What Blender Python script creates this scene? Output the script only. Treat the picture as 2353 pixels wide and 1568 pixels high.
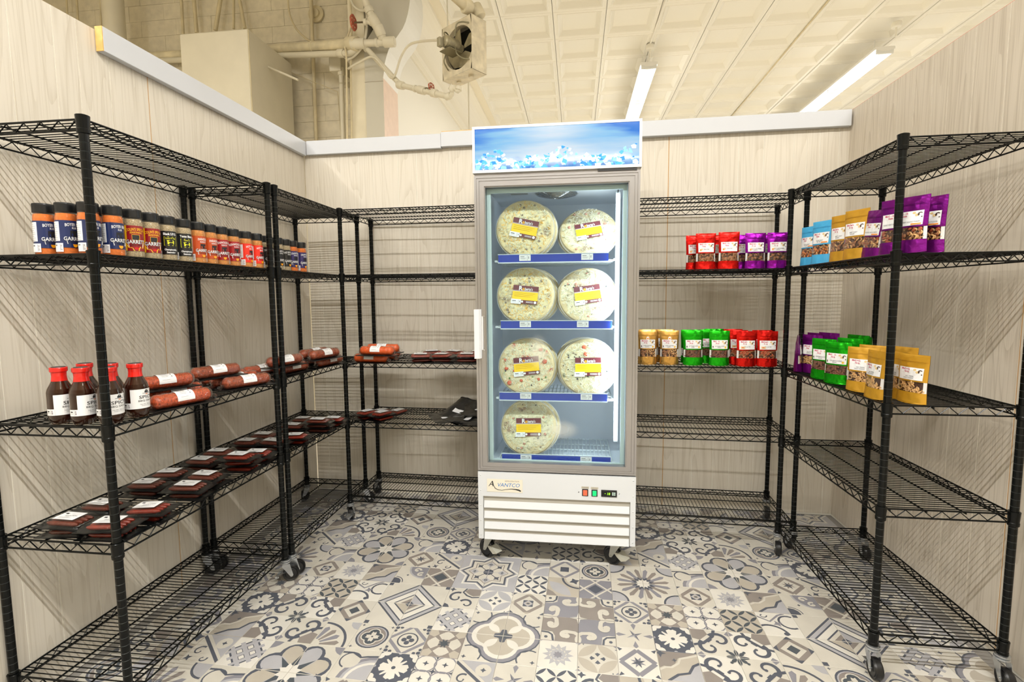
import bpy, math, random
from math import sin, cos, pi, radians, sqrt, atan2
from mathutils import Matrix, Vector, noise
random.seed(7)
SC = bpy.context.scene
COL = SC.collection
for o in list(bpy.data.objects): bpy.data.objects.remove(o)

# ------------------------------------------------------------------ camera
FPX, YAW, PITCH, ROLL, CAMH = 1148.45, 0.1281, -0.0889, -0.0077, 1.3977
_f = Vector((-sin(YAW), cos(YAW), 0)); _r = Vector((cos(YAW), sin(YAW), 0)); _u = Vector((0, 0, 1))
CF = _f * cos(PITCH) + _u * sin(PITCH); CU = _u * cos(PITCH) - _f * sin(PITCH)
CR = _r * cos(ROLL) + CU * sin(ROLL); CU = CU * cos(ROLL) - _r * sin(ROLL)
C0 = Vector((0, 0, CAMH))
cam = bpy.data.cameras.new('camera'); camo = bpy.data.objects.new('camera', cam); COL.objects.link(camo)
camo.matrix_world = Matrix(((CR.x, CU.x, -CF.x, 0), (CR.y, CU.y, -CF.y, 0), (CR.z, CU.z, -CF.z, CAMH), (0, 0, 0, 1)))
cam.sensor_width = 36; cam.lens = FPX * 36 / 2353; cam.clip_start = 0.05; cam.clip_end = 60
SC.camera = camo
def ray(x, y): return CF + CR * ((x - 1176.5) / FPX) + CU * ((784 - y) / FPX)
def at(x, y, Y=None, Z=None, X=None):          # where the line of sight through a photo pixel meets a world plane
    v = ray(x, y)
    t = Y / v.y if Y is not None else (Z - CAMH) / v.z if Z is not None else X / v.x
    return C0 + v * t

# ------------------------------------------------------------------ view, world, lights
SC.view_settings.view_transform = 'Standard'; SC.view_settings.look = 'None'
SC.view_settings.gamma = 1; SC.view_settings.use_curve_mapping = False
SC.view_settings.exposure = -0.48
cy = SC.cycles
cy.max_bounces = 7; cy.diffuse_bounces = 4; cy.glossy_bounces = 3; cy.transmission_bounces = 5
cy.transparent_max_bounces = 12; cy.use_denoising = True; cy.caustics_reflective = False; cy.caustics_refractive = False
cy.sample_clamp_indirect = 4.0
w = bpy.data.worlds.new('world'); SC.world = w; w.use_nodes = True
w.node_tree.nodes['Background'].inputs[0].default_value = (1.0, 0.975, 0.93, 1)
w.node_tree.nodes['Background'].inputs[1].default_value = 0.75
TUBE_COL = (1.0, 0.98, 0.945)
def area(name, loc, sx, sy, power, rot=(0, 0, 0), col=TUBE_COL):
    l = bpy.data.lights.new(name, 'AREA'); l.shape = 'RECTANGLE'; l.size = sx; l.size_y = sy
    l.energy = power; l.color = col
    o = bpy.data.objects.new(name, l); COL.objects.link(o); o.location = loc; o.rotation_euler = rot
    return o
for x in (-2.55, 0.0, 2.55): area('tube_and_fill_light', (x, -0.45, 4.415), 2.4, 0.03, 190)
for x in (-2.55, 0.0, 2.55): area('tube_and_fill_light', (x, -4.1, 4.42), 2.4, 0.06, 26)
for x in (-3.8, -1.25, 1.3, 3.8): area('tube_and_fill_light', (x, -6.6, 4.42), 2.4, 0.1, 26)
for y in (1.6, 5.0): area('tube_and_fill_light', (4.0, y, 4.42), 0.13, 2.4, 40)
area('tube_and_fill_light', (-4.4, 0.8, 5.3), 0.13, 2.4, 120, col=(1.0, 0.97, 0.91))  # unseen fill lamp, added high on the left to brighten the block wall
for (x, y) in ((0.94, 8.3), (0.94, 10.7), (3.85, 8.3), (3.85, 10.7), (6.8, 2.0), (6.8, 5.5), (6.8, 9.0)): area('tube_and_fill_light', (x, y, 4.30), 0.13, 2.3, 105)  # rightmost row is added fill, lifting the ceiling by floor bounce

# ------------------------------------------------------------------ materials
def lin(c):
    c = c / 255.0
    return c / 12.92 if c <= 0.04045 else ((c + 0.055) / 1.055) ** 2.4
def rgb(r, g, b): return (lin(r), lin(g), lin(b), 1)
MATS = {}
def mat(name, col, rough=0.5, metal=0.0, spec=0.5, coat=0.0, bump=None, var=None, emit=None, coat_rough=0.08):
    """principled; bump=(scale, strength), var=(scale, amount) mottles the colour"""
    if name in MATS: return MATS[name]
    m = bpy.data.materials.new(name); m.use_nodes = True; nt = m.node_tree; b = nt.nodes['Principled BSDF']
    b.inputs['Base Color'].default_value = rgb(*col)
    b.inputs['Roughness'].default_value = rough; b.inputs['Metallic'].default_value = metal
    b.inputs['Specular IOR Level'].default_value = spec
    b.inputs['Coat Weight'].default_value = coat; b.inputs['Coat Roughness'].default_value = coat_rough
    if emit:
        b.inputs['Emission Color'].default_value = rgb(*emit[0]); b.inputs['Emission Strength'].default_value = emit[1]
    tc = nt.nodes.new('ShaderNodeTexCoord')
    if var:
        n = nt.nodes.new('ShaderNodeTexNoise'); n.inputs['Scale'].default_value = var[0]; n.inputs['Detail'].default_value = 4
        nt.links.new(tc.outputs['Object'], n.inputs['Vector'])
        mr = nt.nodes.new('ShaderNodeMapRange'); mr.inputs[1].default_value = 0.3; mr.inputs[2].default_value = 0.7
        mr.inputs[3].default_value = 1 - var[1]; mr.inputs[4].default_value = 1 + var[1] * 0.6
        nt.links.new(n.outputs['Fac'], mr.inputs[0])
        mx = nt.nodes.new('ShaderNodeVectorMath'); mx.operation = 'SCALE'; mx.inputs[0].default_value = rgb(*col)[:3]
        nt.links.new(mr.outputs[0], mx.inputs['Scale']); nt.links.new(mx.outputs[0], b.inputs['Base Color'])
    if bump:
        n = nt.nodes.new('ShaderNodeTexNoise'); n.inputs['Scale'].default_value = bump[0]; n.inputs['Detail'].default_value = 3
        nt.links.new(tc.outputs['Object'], n.inputs['Vector'])
        bp = nt.nodes.new('ShaderNodeBump'); bp.inputs['Strength'].default_value = bump[1]; bp.inputs['Distance'].default_value = 0.004
        nt.links.new(n.outputs['Fac'], bp.inputs['Height']); nt.links.new(bp.outputs[0], b.inputs['Normal'])
    MATS[name] = m
    return m
def wood_mat(name, base, dark, seed, sc=1.0):
    """pale printed oak: grain runs along z"""
    m = bpy.data.materials.new(name); m.use_nodes = True; nt = m.node_tree; b = nt.nodes['Principled BSDF']; N = nt.nodes.new; L = nt.links.new
    tc = N('ShaderNodeTexCoord'); geo = N('ShaderNodeNewGeometry'); oi = N('ShaderNodeObjectInfo')
    addv = N('ShaderNodeVectorMath'); addv.operation = 'ADD'
    rv = N('ShaderNodeVectorMath'); rv.operation = 'SCALE'; rv.inputs[0].default_value = (7.0 + seed, 5.0, 11.0); L(oi.outputs['Random'], rv.inputs['Scale'])
    L(geo.outputs['Position'], addv.inputs[0]); L(rv.outputs[0], addv.inputs[1])
    mp = N('ShaderNodeMapping'); mp.inputs['Scale'].default_value = (1, 1, 0.022); L(addv.outputs[0], mp.inputs[0])
    n1 = N('ShaderNodeTexNoise'); n1.inputs['Scale'].default_value = 120 * sc; n1.inputs['Detail'].default_value = 3; L(mp.outputs[0], n1.inputs['Vector'])
    mp2 = N('ShaderNodeMapping'); mp2.inputs['Scale'].default_value = (1, 1, 0.075); L(addv.outputs[0], mp2.inputs[0])
    n2 = N('ShaderNodeTexNoise'); n2.inputs['Scale'].default_value = 6 * sc; n2.inputs['Detail'].default_value = 1; L(mp2.outputs[0], n2.inputs['Vector'])
    ml = N('ShaderNodeMath'); ml.operation = 'MULTIPLY'; ml.inputs[1].default_value = 16; L(n2.outputs['Fac'], ml.inputs[0])
    fr = N('ShaderNodeMath'); fr.operation = 'FRACT'; L(ml.outputs[0], fr.inputs[0])
    cr = N('ShaderNodeMapRange'); cr.inputs[1].default_value = 0.0; cr.inputs[2].default_value = 0.35; cr.inputs[3].default_value = 0.85; cr.inputs[4].default_value = 0.0; L(fr.outputs[0], cr.inputs[0])
    c2 = N('ShaderNodeMapRange'); c2.inputs[1].default_value = 0.50; c2.inputs[2].default_value = 0.72; c2.inputs[3].default_value = 0.0; c2.inputs[4].default_value = 0.6; L(n1.outputs['Fac'], c2.inputs[0])
    mm = N('ShaderNodeMath'); mm.operation = 'MULTIPLY'; L(cr.outputs[0], mm.inputs[0])
    c3 = N('ShaderNodeMapRange'); c3.inputs[1].default_value = 0.35; c3.inputs[2].default_value = 0.6; c3.inputs[3].default_value = 0.25; c3.inputs[4].default_value = 1.0; L(n1.outputs['Fac'], c3.inputs[0]); L(c3.outputs[0], mm.inputs[1])
    mxx = N('ShaderNodeMath'); mxx.operation = 'MAXIMUM'; L(mm.outputs[0], mxx.inputs[0]); L(c2.outputs[0], mxx.inputs[1])
    mix = N('ShaderNodeMix'); mix.data_type = 'RGBA'; mix.inputs[6].default_value = rgb(*base); mix.inputs[7].default_value = rgb(*dark); L(mxx.outputs[0], mix.inputs[0])
    L(mix.outputs[2], b.inputs['Base Color']); b.inputs['Roughness'].default_value = 0.55; b.inputs['Specular IOR Level'].default_value = 0.25
    MATS[name] = m; return m
def film_mat(name, tint=(255, 255, 255), rough=0.06, gloss=0.55, base=0.03, bump=None):
    """thin clear plastic or glass: see-through with a Fresnel gloss, so light passes straight on"""
    if name in MATS: return MATS[name]
    m = bpy.data.materials.new(name); m.use_nodes = True; nt = m.node_tree; nt.nodes.clear(); N = nt.nodes.new; L = nt.links.new
    out = N('ShaderNodeOutputMaterial'); tr = N('ShaderNodeBsdfTransparent'); tr.inputs[0].default_value = rgb(*tint)
    gl = N('ShaderNodeBsdfGlossy'); gl.inputs['Roughness'].default_value = rough; gl.inputs[0].default_value = (1, 1, 1, 1)
    lw = N('ShaderNodeLayerWeight'); lw.inputs[0].default_value = 0.5
    mr = N('ShaderNodeMapRange'); mr.inputs[3].default_value = base; mr.inputs[4].default_value = gloss; L(lw.outputs['Facing'], mr.inputs[0])
    pw = N('ShaderNodeMath'); pw.operation = 'POWER'; pw.inputs[1].default_value = 2.0; L(lw.outputs['Facing'], pw.inputs[0]); L(pw.outputs[0], mr.inputs[0])
    mx = N('ShaderNodeMixShader'); L(mr.outputs[0], mx.inputs[0]); L(tr.outputs[0], mx.inputs[1]); L(gl.outputs[0], mx.inputs[2]); L(mx.outputs[0], out.inputs[0])
    if bump:
        tc = N('ShaderNodeTexCoord'); n = N('ShaderNodeTexNoise'); n.inputs['Scale'].default_value = bump[0]; n.inputs['Detail'].default_value = 2; L(tc.outputs['Object'], n.inputs['Vector'])
        bp = N('ShaderNodeBump'); bp.inputs['Strength'].default_value = bump[1]; bp.inputs['Distance'].default_value = 0.006
        L(n.outputs['Fac'], bp.inputs['Height']); L(bp.outputs[0], gl.inputs['Normal'])
    MATS[name] = m; return m

M_wall = wood_mat('pale_oak_panel', (220, 212, 197), (199, 189, 171), 0)
M_wall_r = wood_mat('pale_oak_panel_warm', (218, 208, 192), (188, 176, 158), 3)
M_groove = mat('panel_groove', (240, 236, 224), 0.7)
M_seam = mat('raw_wood_seam', (196, 150, 88), 0.8)
M_trim = mat('white_painted_trim', (204, 206, 210), 0.45)
M_rawwood = mat('raw_pine', (222, 178, 105), 0.7, var=(40, 0.2))
M_cream = mat('cream_paint', (226, 216, 190), 0.6, var=(6, 0.08))
M_creamdark = mat('cream_paint_aged', (212, 198, 162), 0.6, var=(9, 0.14))
M_white = mat('white_plaster', (240, 236, 224), 0.6)
M_tin = mat('tin_ceiling_paint', (238, 233, 219), 0.42, spec=0.5, bump=(300, 0.05))
M_block = mat('painted_block', (224, 214, 190), 0.6, var=(14, 0.1), bump=(120, 0.5))
M_duct = mat('duct_paint', (216, 208, 186), 0.45, var=(5, 0.04))
M_gray = mat('grey_beige_paint', (196, 191, 176), 0.6)
M_pink = mat('pinkish_paint', (233, 208, 190), 0.6, var=(12, 0.06))
M_softwhite = mat('soft_white_paint', (236, 234, 226), 0.5)
M_black = mat('black_epoxy', (9, 11, 10), 0.22, spec=0.22)
M_postmark = mat('groove_highlight', (84, 88, 86), 0.3, metal=0.6)
M_zinc = mat('zinc_plate', (200, 204, 208), 0.25, metal=0.9)
M_rubber = mat('black_rubber', (20, 20, 21), 0.35)
M_steel = mat('brushed_aluminium', (172, 170, 171), 0.28, metal=0.85)
M_cab = mat('white_enamel', (216, 219, 222), 0.35, spec=0.5)
M_cabedge = mat('silver_edge', (214, 216, 218), 0.35, metal=0.5)
M_inner = mat('freezer_liner', (222, 230, 238), 0.4)
M_gasket = mat('pale_gasket', (205, 222, 222), 0.5)
M_wirew = mat('white_wire_coating', (214, 224, 228), 0.35)
M_blue = mat('blue_price_strip', (36, 66, 168), 0.25, coat=0.5)
M_tag = mat('white_tag', (240, 240, 240), 0.4)
M_ink = mat('black_ink', (24, 24, 26), 0.5)
M_greyink = mat('grey_ink', (120, 120, 122), 0.5)
M_blackplastic = mat('black_plastic', (20, 21, 22), 0.3)
M_film = film_mat('clear_wrap', rough=0.07, gloss=0.8, base=0.025, bump=(45, 1.0))
M_film2 = film_mat('soft_wrap', rough=0.09, gloss=0.32, base=0.012, bump=(50, 1.0))
M_shell = film_mat('clear_shell', rough=0.04, gloss=0.5, base=0.02)
M_tubelamp = mat('lit_tube', (255, 255, 255), 0.5, emit=((255, 253, 248), 14.0))
M_led = mat('led_strip', (255, 255, 255), 0.5, emit=((225, 238, 255), 26.0))

# ------------------------------------------------------------------ mesh builder
class MB:
    def __init__(s): s.v = []; s.f = []; s.m = []; s.sm = []
    def add(s, vs, fs, mi=0, smooth=False):
        k = len(s.v); s.v += [tuple(v) for v in vs]
        for f in fs: s.f.append(tuple(i + k for i in f)); s.m.append(mi); s.sm.append(smooth)
        return s
    def box(s, x0, x1, y0, y1, z0, z1, mi=0, b=0.0):
        if b <= 0:
            return s.add([(x0,y0,z0),(x1,y0,z0),(x1,y1,z0),(x0,y1,z0),(x0,y0,z1),(x1,y0,z1),(x1,y1,z1),(x0,y1,z1)],
                  [(0,3,2,1),(4,5,6,7),(0,1,5,4),(1,2,6,5),(2,3,7,6),(3,0,4,7)], mi)
        # chamfered box
        vs = []; ids = {}
        for ix, X in ((0, (x0, 1)), (1, (x1, -1))):
            for iy, Y in ((0, (y0, 1)), (1, (y1, -1))):
                for iz, Z in ((0, (z0, 1)), (1, (z1, -1))):
                    for a in range(3):
                        p = [X[0] + X[1]*b, Y[0] + Y[1]*b, Z[0] + Z[1]*b]
                        p[a] = (X[0], Y[0], Z[0])[a]
                        ids[(ix, iy, iz, a)] = len(vs); vs.append(p)
        I = lambda x, y, z, a: ids[(x, y, z, a)]
        fs = []
        for e in (0, 1):
            q = [I(e,0,0,0), I(e,1,0,0), I(e,1,1,0), I(e,0,1,0)]; fs.append(q if e else q[::-1])
            q = [I(0,e,0,1), I(1,e,0,1), I(1,e,1,1), I(0,e,1,1)]; fs.append(q[::-1] if e else q)
            q = [I(0,0,e,2), I(1,0,e,2), I(1,1,e,2), I(0,1,e,2)]; fs.append(q if e else q[::-1])
        for a_ in (0, 1):
            for b_ in (0, 1):
                fs.append([I(a_,b_,0,0), I(a_,b_,1,0), I(a_,b_,1,1), I(a_,b_,0,1)])
                fs.append([I(a_,0,b_,0), I(a_,1,b_,0), I(a_,1,b_,2), I(a_,0,b_,2)])
                fs.append([I(0,a_,b_,1), I(1,a_,b_,1), I(1,a_,b_,2), I(0,a_,b_,2)])
        for a_ in (0, 1):
            for b_ in (0, 1):
                for c_ in (0, 1): fs.append([I(a_,b_,c_,0), I(a_,b_,c_,1), I(a_,b_,c_,2)])
        return s.add(vs, fs, mi)
    def tube(s, pts, r, n=6, mi=0, cap=True, smooth=True, closed=False):
        pts = [Vector(p) for p in pts]; rings = []; L = len(pts)
        prev = None
        for i, p in enumerate(pts):
            if closed: t = pts[(i+1) % L] - pts[i-1]
            else: t = pts[min(i+1, L-1)] - pts[max(i-1, 0)]
            t.normalize()
            if prev is None:
                a = Vector((0, 0, 1)) if abs(t.z) < 0.9 else Vector((1, 0, 0))
                u = t.cross(a).normalized()
            else: u = (prev - t * prev.dot(t)).normalized()
            prev = u; w_ = t.cross(u)
            rr = r[i] if isinstance(r, (list, tuple)) else r
            rings.append([p + u * (cos(2*pi*k/n) * rr) + w_ * (sin(2*pi*k/n) * rr) for k in range(n)])
        vs = [q for g in rings for q in g]; fs = []
        for i in range(L if closed else L - 1):
            j = (i + 1) % L
            for k in range(n): fs.append((i*n+k, i*n+(k+1) % n, j*n+(k+1) % n, j*n+k))
        s.add(vs, fs, mi, smooth)
        if cap and not closed:
            s.add(rings[0], [tuple(range(n))[::-1]], mi); s.add(rings[-1], [tuple(range(n))], mi)
        return s
    def lathe(s, prof, n=24, mi=0, c=(0, 0, 0), axis='z', smooth=True, capb=True, capt=True, mis=None):
        def P(r, h, a):
            x, y = r * cos(a), r * sin(a)
            if axis == 'z': return (c[0]+x, c[1]+y, c[2]+h)
            if axis == 'x': return (c[0]+h, c[1]+x, c[2]+y)
            return (c[0]+y, c[1]+h, c[2]+x)
        for j in range(len(prof) - 1):
            (r0, h0), (r1, h1) = prof[j], prof[j+1]
            vs = [P(r0, h0, 2*pi*k/n) for k in range(n)] + [P(r1, h1, 2*pi*k/n) for k in range(n)]
            s.add(vs, [(k, (k+1) % n, n+(k+1) % n, n+k) for k in range(n)], mis[j] if mis else mi, smooth)
        if capb and prof[0][0] > 0: s.add([P(prof[0][0], prof[0][1], 2*pi*k/n) for k in range(n)], [tuple(range(n))[::-1]], mi)
        if capt and prof[-1][0] > 0: s.add([P(prof[-1][0], prof[-1][1], 2*pi*k/n) for k in range(n)], [tuple(range(n))], mi)
        return s
    def blob(s, c, r, sx=1, sy=1, sz=1, mi=0, n=6, m=4, rot=None):
        vs = []; fs = []
        for j in range(m + 1):
            a = pi * j / m
            for k in range(n):
                v = Vector((sin(a)*cos(2*pi*k/n)*sx*r, sin(a)*sin(2*pi*k/n)*sy*r, cos(a)*sz*r))
                if rot: v = rot @ v
                vs.append((c[0]+v.x, c[1]+v.y, c[2]+v.z))
        for j in range(m):
            for k in range(n): fs.append((j*n+k, (j+1)*n+k, (j+1)*n+(k+1) % n, j*n+(k+1) % n))
        return s.add(vs, fs, mi, True)
    def extrude(s, prof, d0, d1, plane='xz', mi=0, smooth=False):
        n = len(prof)
        def P(a, b, d): return {'xz': (a, d, b), 'yz': (d, a, b), 'xy': (a, b, d)}[plane]
        vs = [P(a, b, d0) for a, b in prof] + [P(a, b, d1) for a, b in prof]
        s.add(vs, [(k, (k+1) % n, n+(k+1) % n, n+k) for k in range(n)], mi, smooth)
        s.add(vs[:n], [tuple(range(n))], mi); s.add(vs[n:], [tuple(range(n))[::-1]], mi)
        return s
    def xform(s, M, k0=0):
        s.v[k0:] = [tuple(M @ Vector(v)) for v in s.v[k0:]]; return s
    def mesh(s, name, mats):
        me = bpy.data.meshes.new(name); me.from_pydata(s.v, [], s.f)
        for m in (mats if isinstance(mats, (list, tuple)) else [mats]): me.materials.append(m)
        me.polygons.foreach_set('material_index', s.m); me.polygons.foreach_set('use_smooth', s.sm)
        me.validate(); me.update()
        return me
def link(name, me, parent=None, loc=(0, 0, 0), rot=(0, 0, 0)):
    o = bpy.data.objects.new(name, me); COL.objects.link(o); o.location = loc; o.rotation_euler = rot
    if parent: o.parent = parent
    return o
def part(name, mb, mats, parent, loc=(0, 0, 0), rot=(0, 0, 0), label=None, kind=None):
    o = link(name, mb.mesh(name, mats) if isinstance(mb, MB) else mb, parent, loc, rot)
    if label: o['label'] = label
    if kind: o['kind'] = kind
    return o
def tag(o, label=None, cat=None, group=None, kind=None):
    if label: o['label'] = label
    if cat: o['category'] = cat
    if group: o['group'] = group
    if kind: o['kind'] = kind
    return o
def empty(name, loc=(0, 0, 0), rz=0.0, **k):
    o = bpy.data.objects.new(name, None); COL.objects.link(o); o.location = loc; o.rotation_euler = (0, 0, rz)
    o.empty_display_size = 0.05
    return tag(o, **k)
CH = {}
def copy_tree(o, parent=None):
    kids = [c for c in bpy.data.objects if c.parent == o] if o.name not in CH else CH[o.name]
    CH[o.name] = kids
    c = o.copy(); COL.objects.link(c)
    if parent: c.parent = parent
    for ch in kids: copy_tree(ch, c)
    return c
def place(o, loc, rot=None, scale=None, **k):
    o.location = loc
    if rot is not None: o.rotation_euler = rot if hasattr(rot, '__len__') else (0, 0, rot)
    if scale: o.scale = scale
    return tag(o, **k)

# ------------------------------------------------------------------ flat art (printed labels, lettering)
TXT = {}
def text_mesh(s, bold=0.0):
    key = (s, bold)
    if key in TXT: return TXT[key]
    cu = bpy.data.curves.new('t', 'FONT'); cu.body = s; cu.size = 1; cu.resolution_u = 2; cu.offset = bold; cu.align_x = 'CENTER'
    ob = bpy.data.objects.new('t', cu); COL.objects.link(ob)
    bpy.context.view_layer.update()
    me = ob.to_mesh()
    vs = [(v.co.x, v.co.y) for v in me.vertices]; fs = [tuple(p.vertices) for p in me.polygons]
    ob.to_mesh_clear(); bpy.data.objects.remove(ob); bpy.data.curves.remove(cu)
    TXT[key] = (vs, fs); return TXT[key]
class Art:
    """layers of flat shapes in label coordinates (metres), mapped on a surface by f(u, v, height)"""
    def __init__(s): s.ops = []; s.mats = []; s.h = 0
    def mi(s, m):
        if m not in s.mats: s.mats.append(m)
        return s.mats.index(m)
    def rect(s, m, x0, y0, x1, y1, nu=1, nv=1):
        vs = [(x0+(x1-x0)*i/nu, y0+(y1-y0)*j/nv) for j in range(nv+1) for i in range(nu+1)]
        fs = [(j*(nu+1)+i, j*(nu+1)+i+1, (j+1)*(nu+1)+i+1, (j+1)*(nu+1)+i) for j in range(nv) for i in range(nu)]
        s.h += 1; s.ops.append((vs, fs, s.mi(m), s.h)); return s
    def poly(s, m, pts): s.h += 1; s.ops.append((list(pts), [tuple(range(len(pts)))], s.mi(m), s.h)); return s
    def disc(s, m, x, y, r, n=14, sx=1, sy=1): return s.poly(m, [(x+r*sx*cos(2*pi*k/n), y+r*sy*sin(2*pi*k/n)) for k in range(n)])
    def text(s, m, t, x, y, size, xs=1.0, bold=0.0, shear=0.0, rot=0.0, arc=0.0):
        vs, fs = text_mesh(t, bold); o = []
        for (a, b) in vs:
            a, b = a * size * xs + b * size * shear, b * size
            if arc: b -= arc * a * a
            o.append((x + a*cos(rot) - b*sin(rot), y + a*sin(rot) + b*cos(rot)))
        s.h += 1; s.ops.append((o, fs, s.mi(m), s.h)); return s
    def mesh(s, name, f, eps=0.00012):
        mb = MB()
        for vs, fs, mi, h in s.ops: mb.add([f(u, v, h * eps) for u, v in vs], fs, mi)
        return mb.mesh(name, s.mats)

# ================================================================== ROOM SHELL
def structure(name, mb, mats, loc=(0, 0, 0), rz=0.0):
    o = link(name, mb.mesh(name, mats), None, loc, (0, 0, rz)); o['kind'] = 'structure'; return o
# ---- floor: sub-floor slab and patterned tiles
fl = structure('floor', MB().box(-1.9, 1.65, .5, 3.4, -0.02, -0.0035), mat('floor_grout', (150, 146, 140), 0.8))
fs_ = MB().box(-7, 10, -9, 16, -0.12, -0.02); part('shop_floor', fs_, mat('shop_floor_pale', (222, 214, 198), 0.5), fl)
part('aisle_floor', MB().box(-1.9, 1.65, -9, .5, -0.02, -0.0005), mat('aisle_floor_pale', (190, 184, 172), 0.45), fl)
T = {k: mat('floor_' + n, c, r, var=(9, 0.07), bump=(200, 0.04)) for k, n, c, r in (
    ('C', 'cream', (206, 201, 189), 0.34), ('W', 'ivory', (220, 216, 206), 0.34), ('T', 'tan', (184, 176, 162), 0.36),
    ('L', 'light_grey', (176, 175, 178), 0.36), ('M', 'mid_grey', (138, 137, 144), 0.36), ('B', 'warm_grey', (142, 134, 128), 0.36),
    ('D', 'slate', (88, 92, 102), 0.36), ('K', 'dark_slate', (82, 88, 94), 0.36))}
TK = list(T)
class Motif:
    def __init__(s, bg): s.bg = bg; s.o = []
    def p(s, c, pts): s.o.append((c, pts)); return s
    def rc(s, c, x0, y0, x1, y1): return s.p(c, [(x0,y0),(x1,y0),(x1,y1),(x0,y1)])
    def di(s, c, x, y, r, ry=None):
        ry = ry or r; return s.p(c, [(x+r,y),(x,y+ry),(x-r,y),(x,y-ry)])
    def ci(s, c, x, y, r, n=20, sx=1, sy=1, rot=0): 
        return s.p(c, [(x + r*(sx*cos(t)*cos(rot) - sy*sin(t)*sin(rot)), y + r*(sx*cos(t)*sin(rot) + sy*sin(t)*cos(rot))) for t in [2*pi*k/n for k in range(n)]])
    def arc(s, c, x, y, r0, r1, a0=0, a1=360, n=18):
        for k in range(n):
            t0 = radians(a0+(a1-a0)*k/n); t1 = radians(a0+(a1-a0)*(k+1)/n)
            s.p(c, [(x+r0*cos(t0), y+r0*sin(t0)), (x+r1*cos(t0), y+r1*sin(t0)), (x+r1*cos(t1), y+r1*sin(t1)), (x+r0*cos(t1), y+r0*sin(t1))])
        return s
    def star(s, c, x, y, n, ro, ri, rot=0):
        return s.p(c, [(x+(ro if k % 2 == 0 else ri)*cos(rot+pi*k/n), y+(ro if k % 2 == 0 else ri)*sin(rot+pi*k/n)) for k in range(2*n)])
    def st(s, c, pts, w0, w1=None):
        w1 = w0 if w1 is None else w1; L = len(pts); q = []
        for i in range(L):
            a = pts[max(i-1, 0)]; b = pts[min(i+1, L-1)]; d = math.hypot(b[0]-a[0], b[1]-a[1]) or 1
            ww = (w0 + (w1-w0)*i/(L-1))/2*1.18; nx, ny = -(b[1]-a[1])/d*ww, (b[0]-a[0])/d*ww
            q.append(((pts[i][0]+nx, pts[i][1]+ny), (pts[i][0]-nx, pts[i][1]-ny)))
        for i in range(L-1): s.p(c, [q[i][0], q[i][1], q[i+1][1], q[i+1][0]])
        return s
    def lens(s, c, x, y, a, L, w):
        """pointed leaf of length L, half width w, at angle a"""
        n = 6; up = [(L*(k/n-.5), w*(1-(2*k/n-1)**2)) for k in range(n+1)]; lo = [(u, -v) for u, v in up[1:-1]][::-1]
        return s.p(c, [(x+u*cos(a)-v*sin(a), y+u*sin(a)+v*cos(a)) for u, v in up+lo])
    def scroll(s, c, x, y, r, a0, turn, w0, w1, n=14):
        """spiral starting at radius r around (x,y), angle a0, sweeping `turn` while shrinking"""
        pts = []
        for k in range(n+1):
            t = k/n; rr = r*(1-0.72*t); a = a0+turn*t
            pts.append((x+rr*cos(a), y+rr*sin(a)))
        s.st(c, pts, w0, w1); s.ci(c, pts[-1][0], pts[-1][1], w1*1.1, 8); return s
    def sym(s, fn, n=4):
        """repeat fn's shapes turned n times about the centre"""
        k0 = len(s.o); fn(s); base = s.o[k0:]
        for i in range(1, n):
            a = 2*pi*i/n
            for c, pts in base: s.o.append((c, [(u*cos(a)-v*sin(a), u*sin(a)+v*cos(a)) for u, v in pts]))
        return s
def clip(pts, x0, x1, y0, y1):
    for ax, lim, sg in ((0, x0, 1), (0, x1, -1), (1, y0, 1), (1, y1, -1)):
        out = []; L = len(pts)
        for i in range(L):
            a, b = pts[i], pts[(i+1) % L]; da, db = sg*(a[ax]-lim), sg*(b[ax]-lim)
            if da >= 0: out.append(a)
            if (da >= 0) != (db >= 0):
                t = da/(da-db); out.append((a[0]+(b[0]-a[0])*t, a[1]+(b[1]-a[1])*t))
        pts = out
        if len(pts) < 3: return []
    return pts
q5 = 0.5
def m_A():
    m = Motif('C'); 
    m.di('B', 0, 0, .50); m.di('C', 0, 0, .32); m.p('D', [(.5,0),(.38,.12),(.38,-.12)]); m.p('D', [(-.5,0),(-.38,.12),(-.38,-.12)]); m.p('D', [(0,.5),(.12,.38),(-.12,.38)]); m.p('D', [(0,-.5),(.12,-.38),(-.12,-.38)])
    m.di('K', 0, 0, .17); return m
def m_B():
    m = Motif('C'); m.di('M', 0, 0, .60); m.di('C', 0, 0, .47); m.arc('D', 0, 0, .245, .285, n=20)
    m.sym(lambda s: s.ci('D', .105, 0, .075, 10)); m.ci('C', 0, 0, .03, 8)
    m.sym(lambda s: (s.ci('D', .44, .44, .06, 8), s.ci('D', .32, .46, .05, 8), s.ci('D', .46, .32, .05, 8))); return m
def m_C():
    m = Motif('B'); m.sym(lambda s: (s.ci('C', .30, 0, .16, 10, 1, .9), s.p('C', [(.15,.1),(.30,.22),(.40,.12),(.40,-.12),(.30,-.22),(.15,-.1)])))
    m.sym(lambda s: s.p('T', [(.5,.5),(.5,.3),(.34,.22),(.22,.34),(.3,.5)])); m.star('K', 0, 0, 8, .17, .085, pi/8); return m
def m_D():
    m = Motif('W')
    for x in (-.25, .25):
        for y in (-.25, .25): m.arc('M', x, y, .255, .29, n=14)
    for x, y in ((0,0),(-.5,0),(.5,0),(0,.5),(0,-.5)): m.star('D', x, y, 4, .11, .04)
    for x, y in ((-.25,-.25),(.25,.25),(.25,-.25),(-.25,.25)): m.star('D', x, y, 4, .09, .035, 0)
    return m
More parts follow.
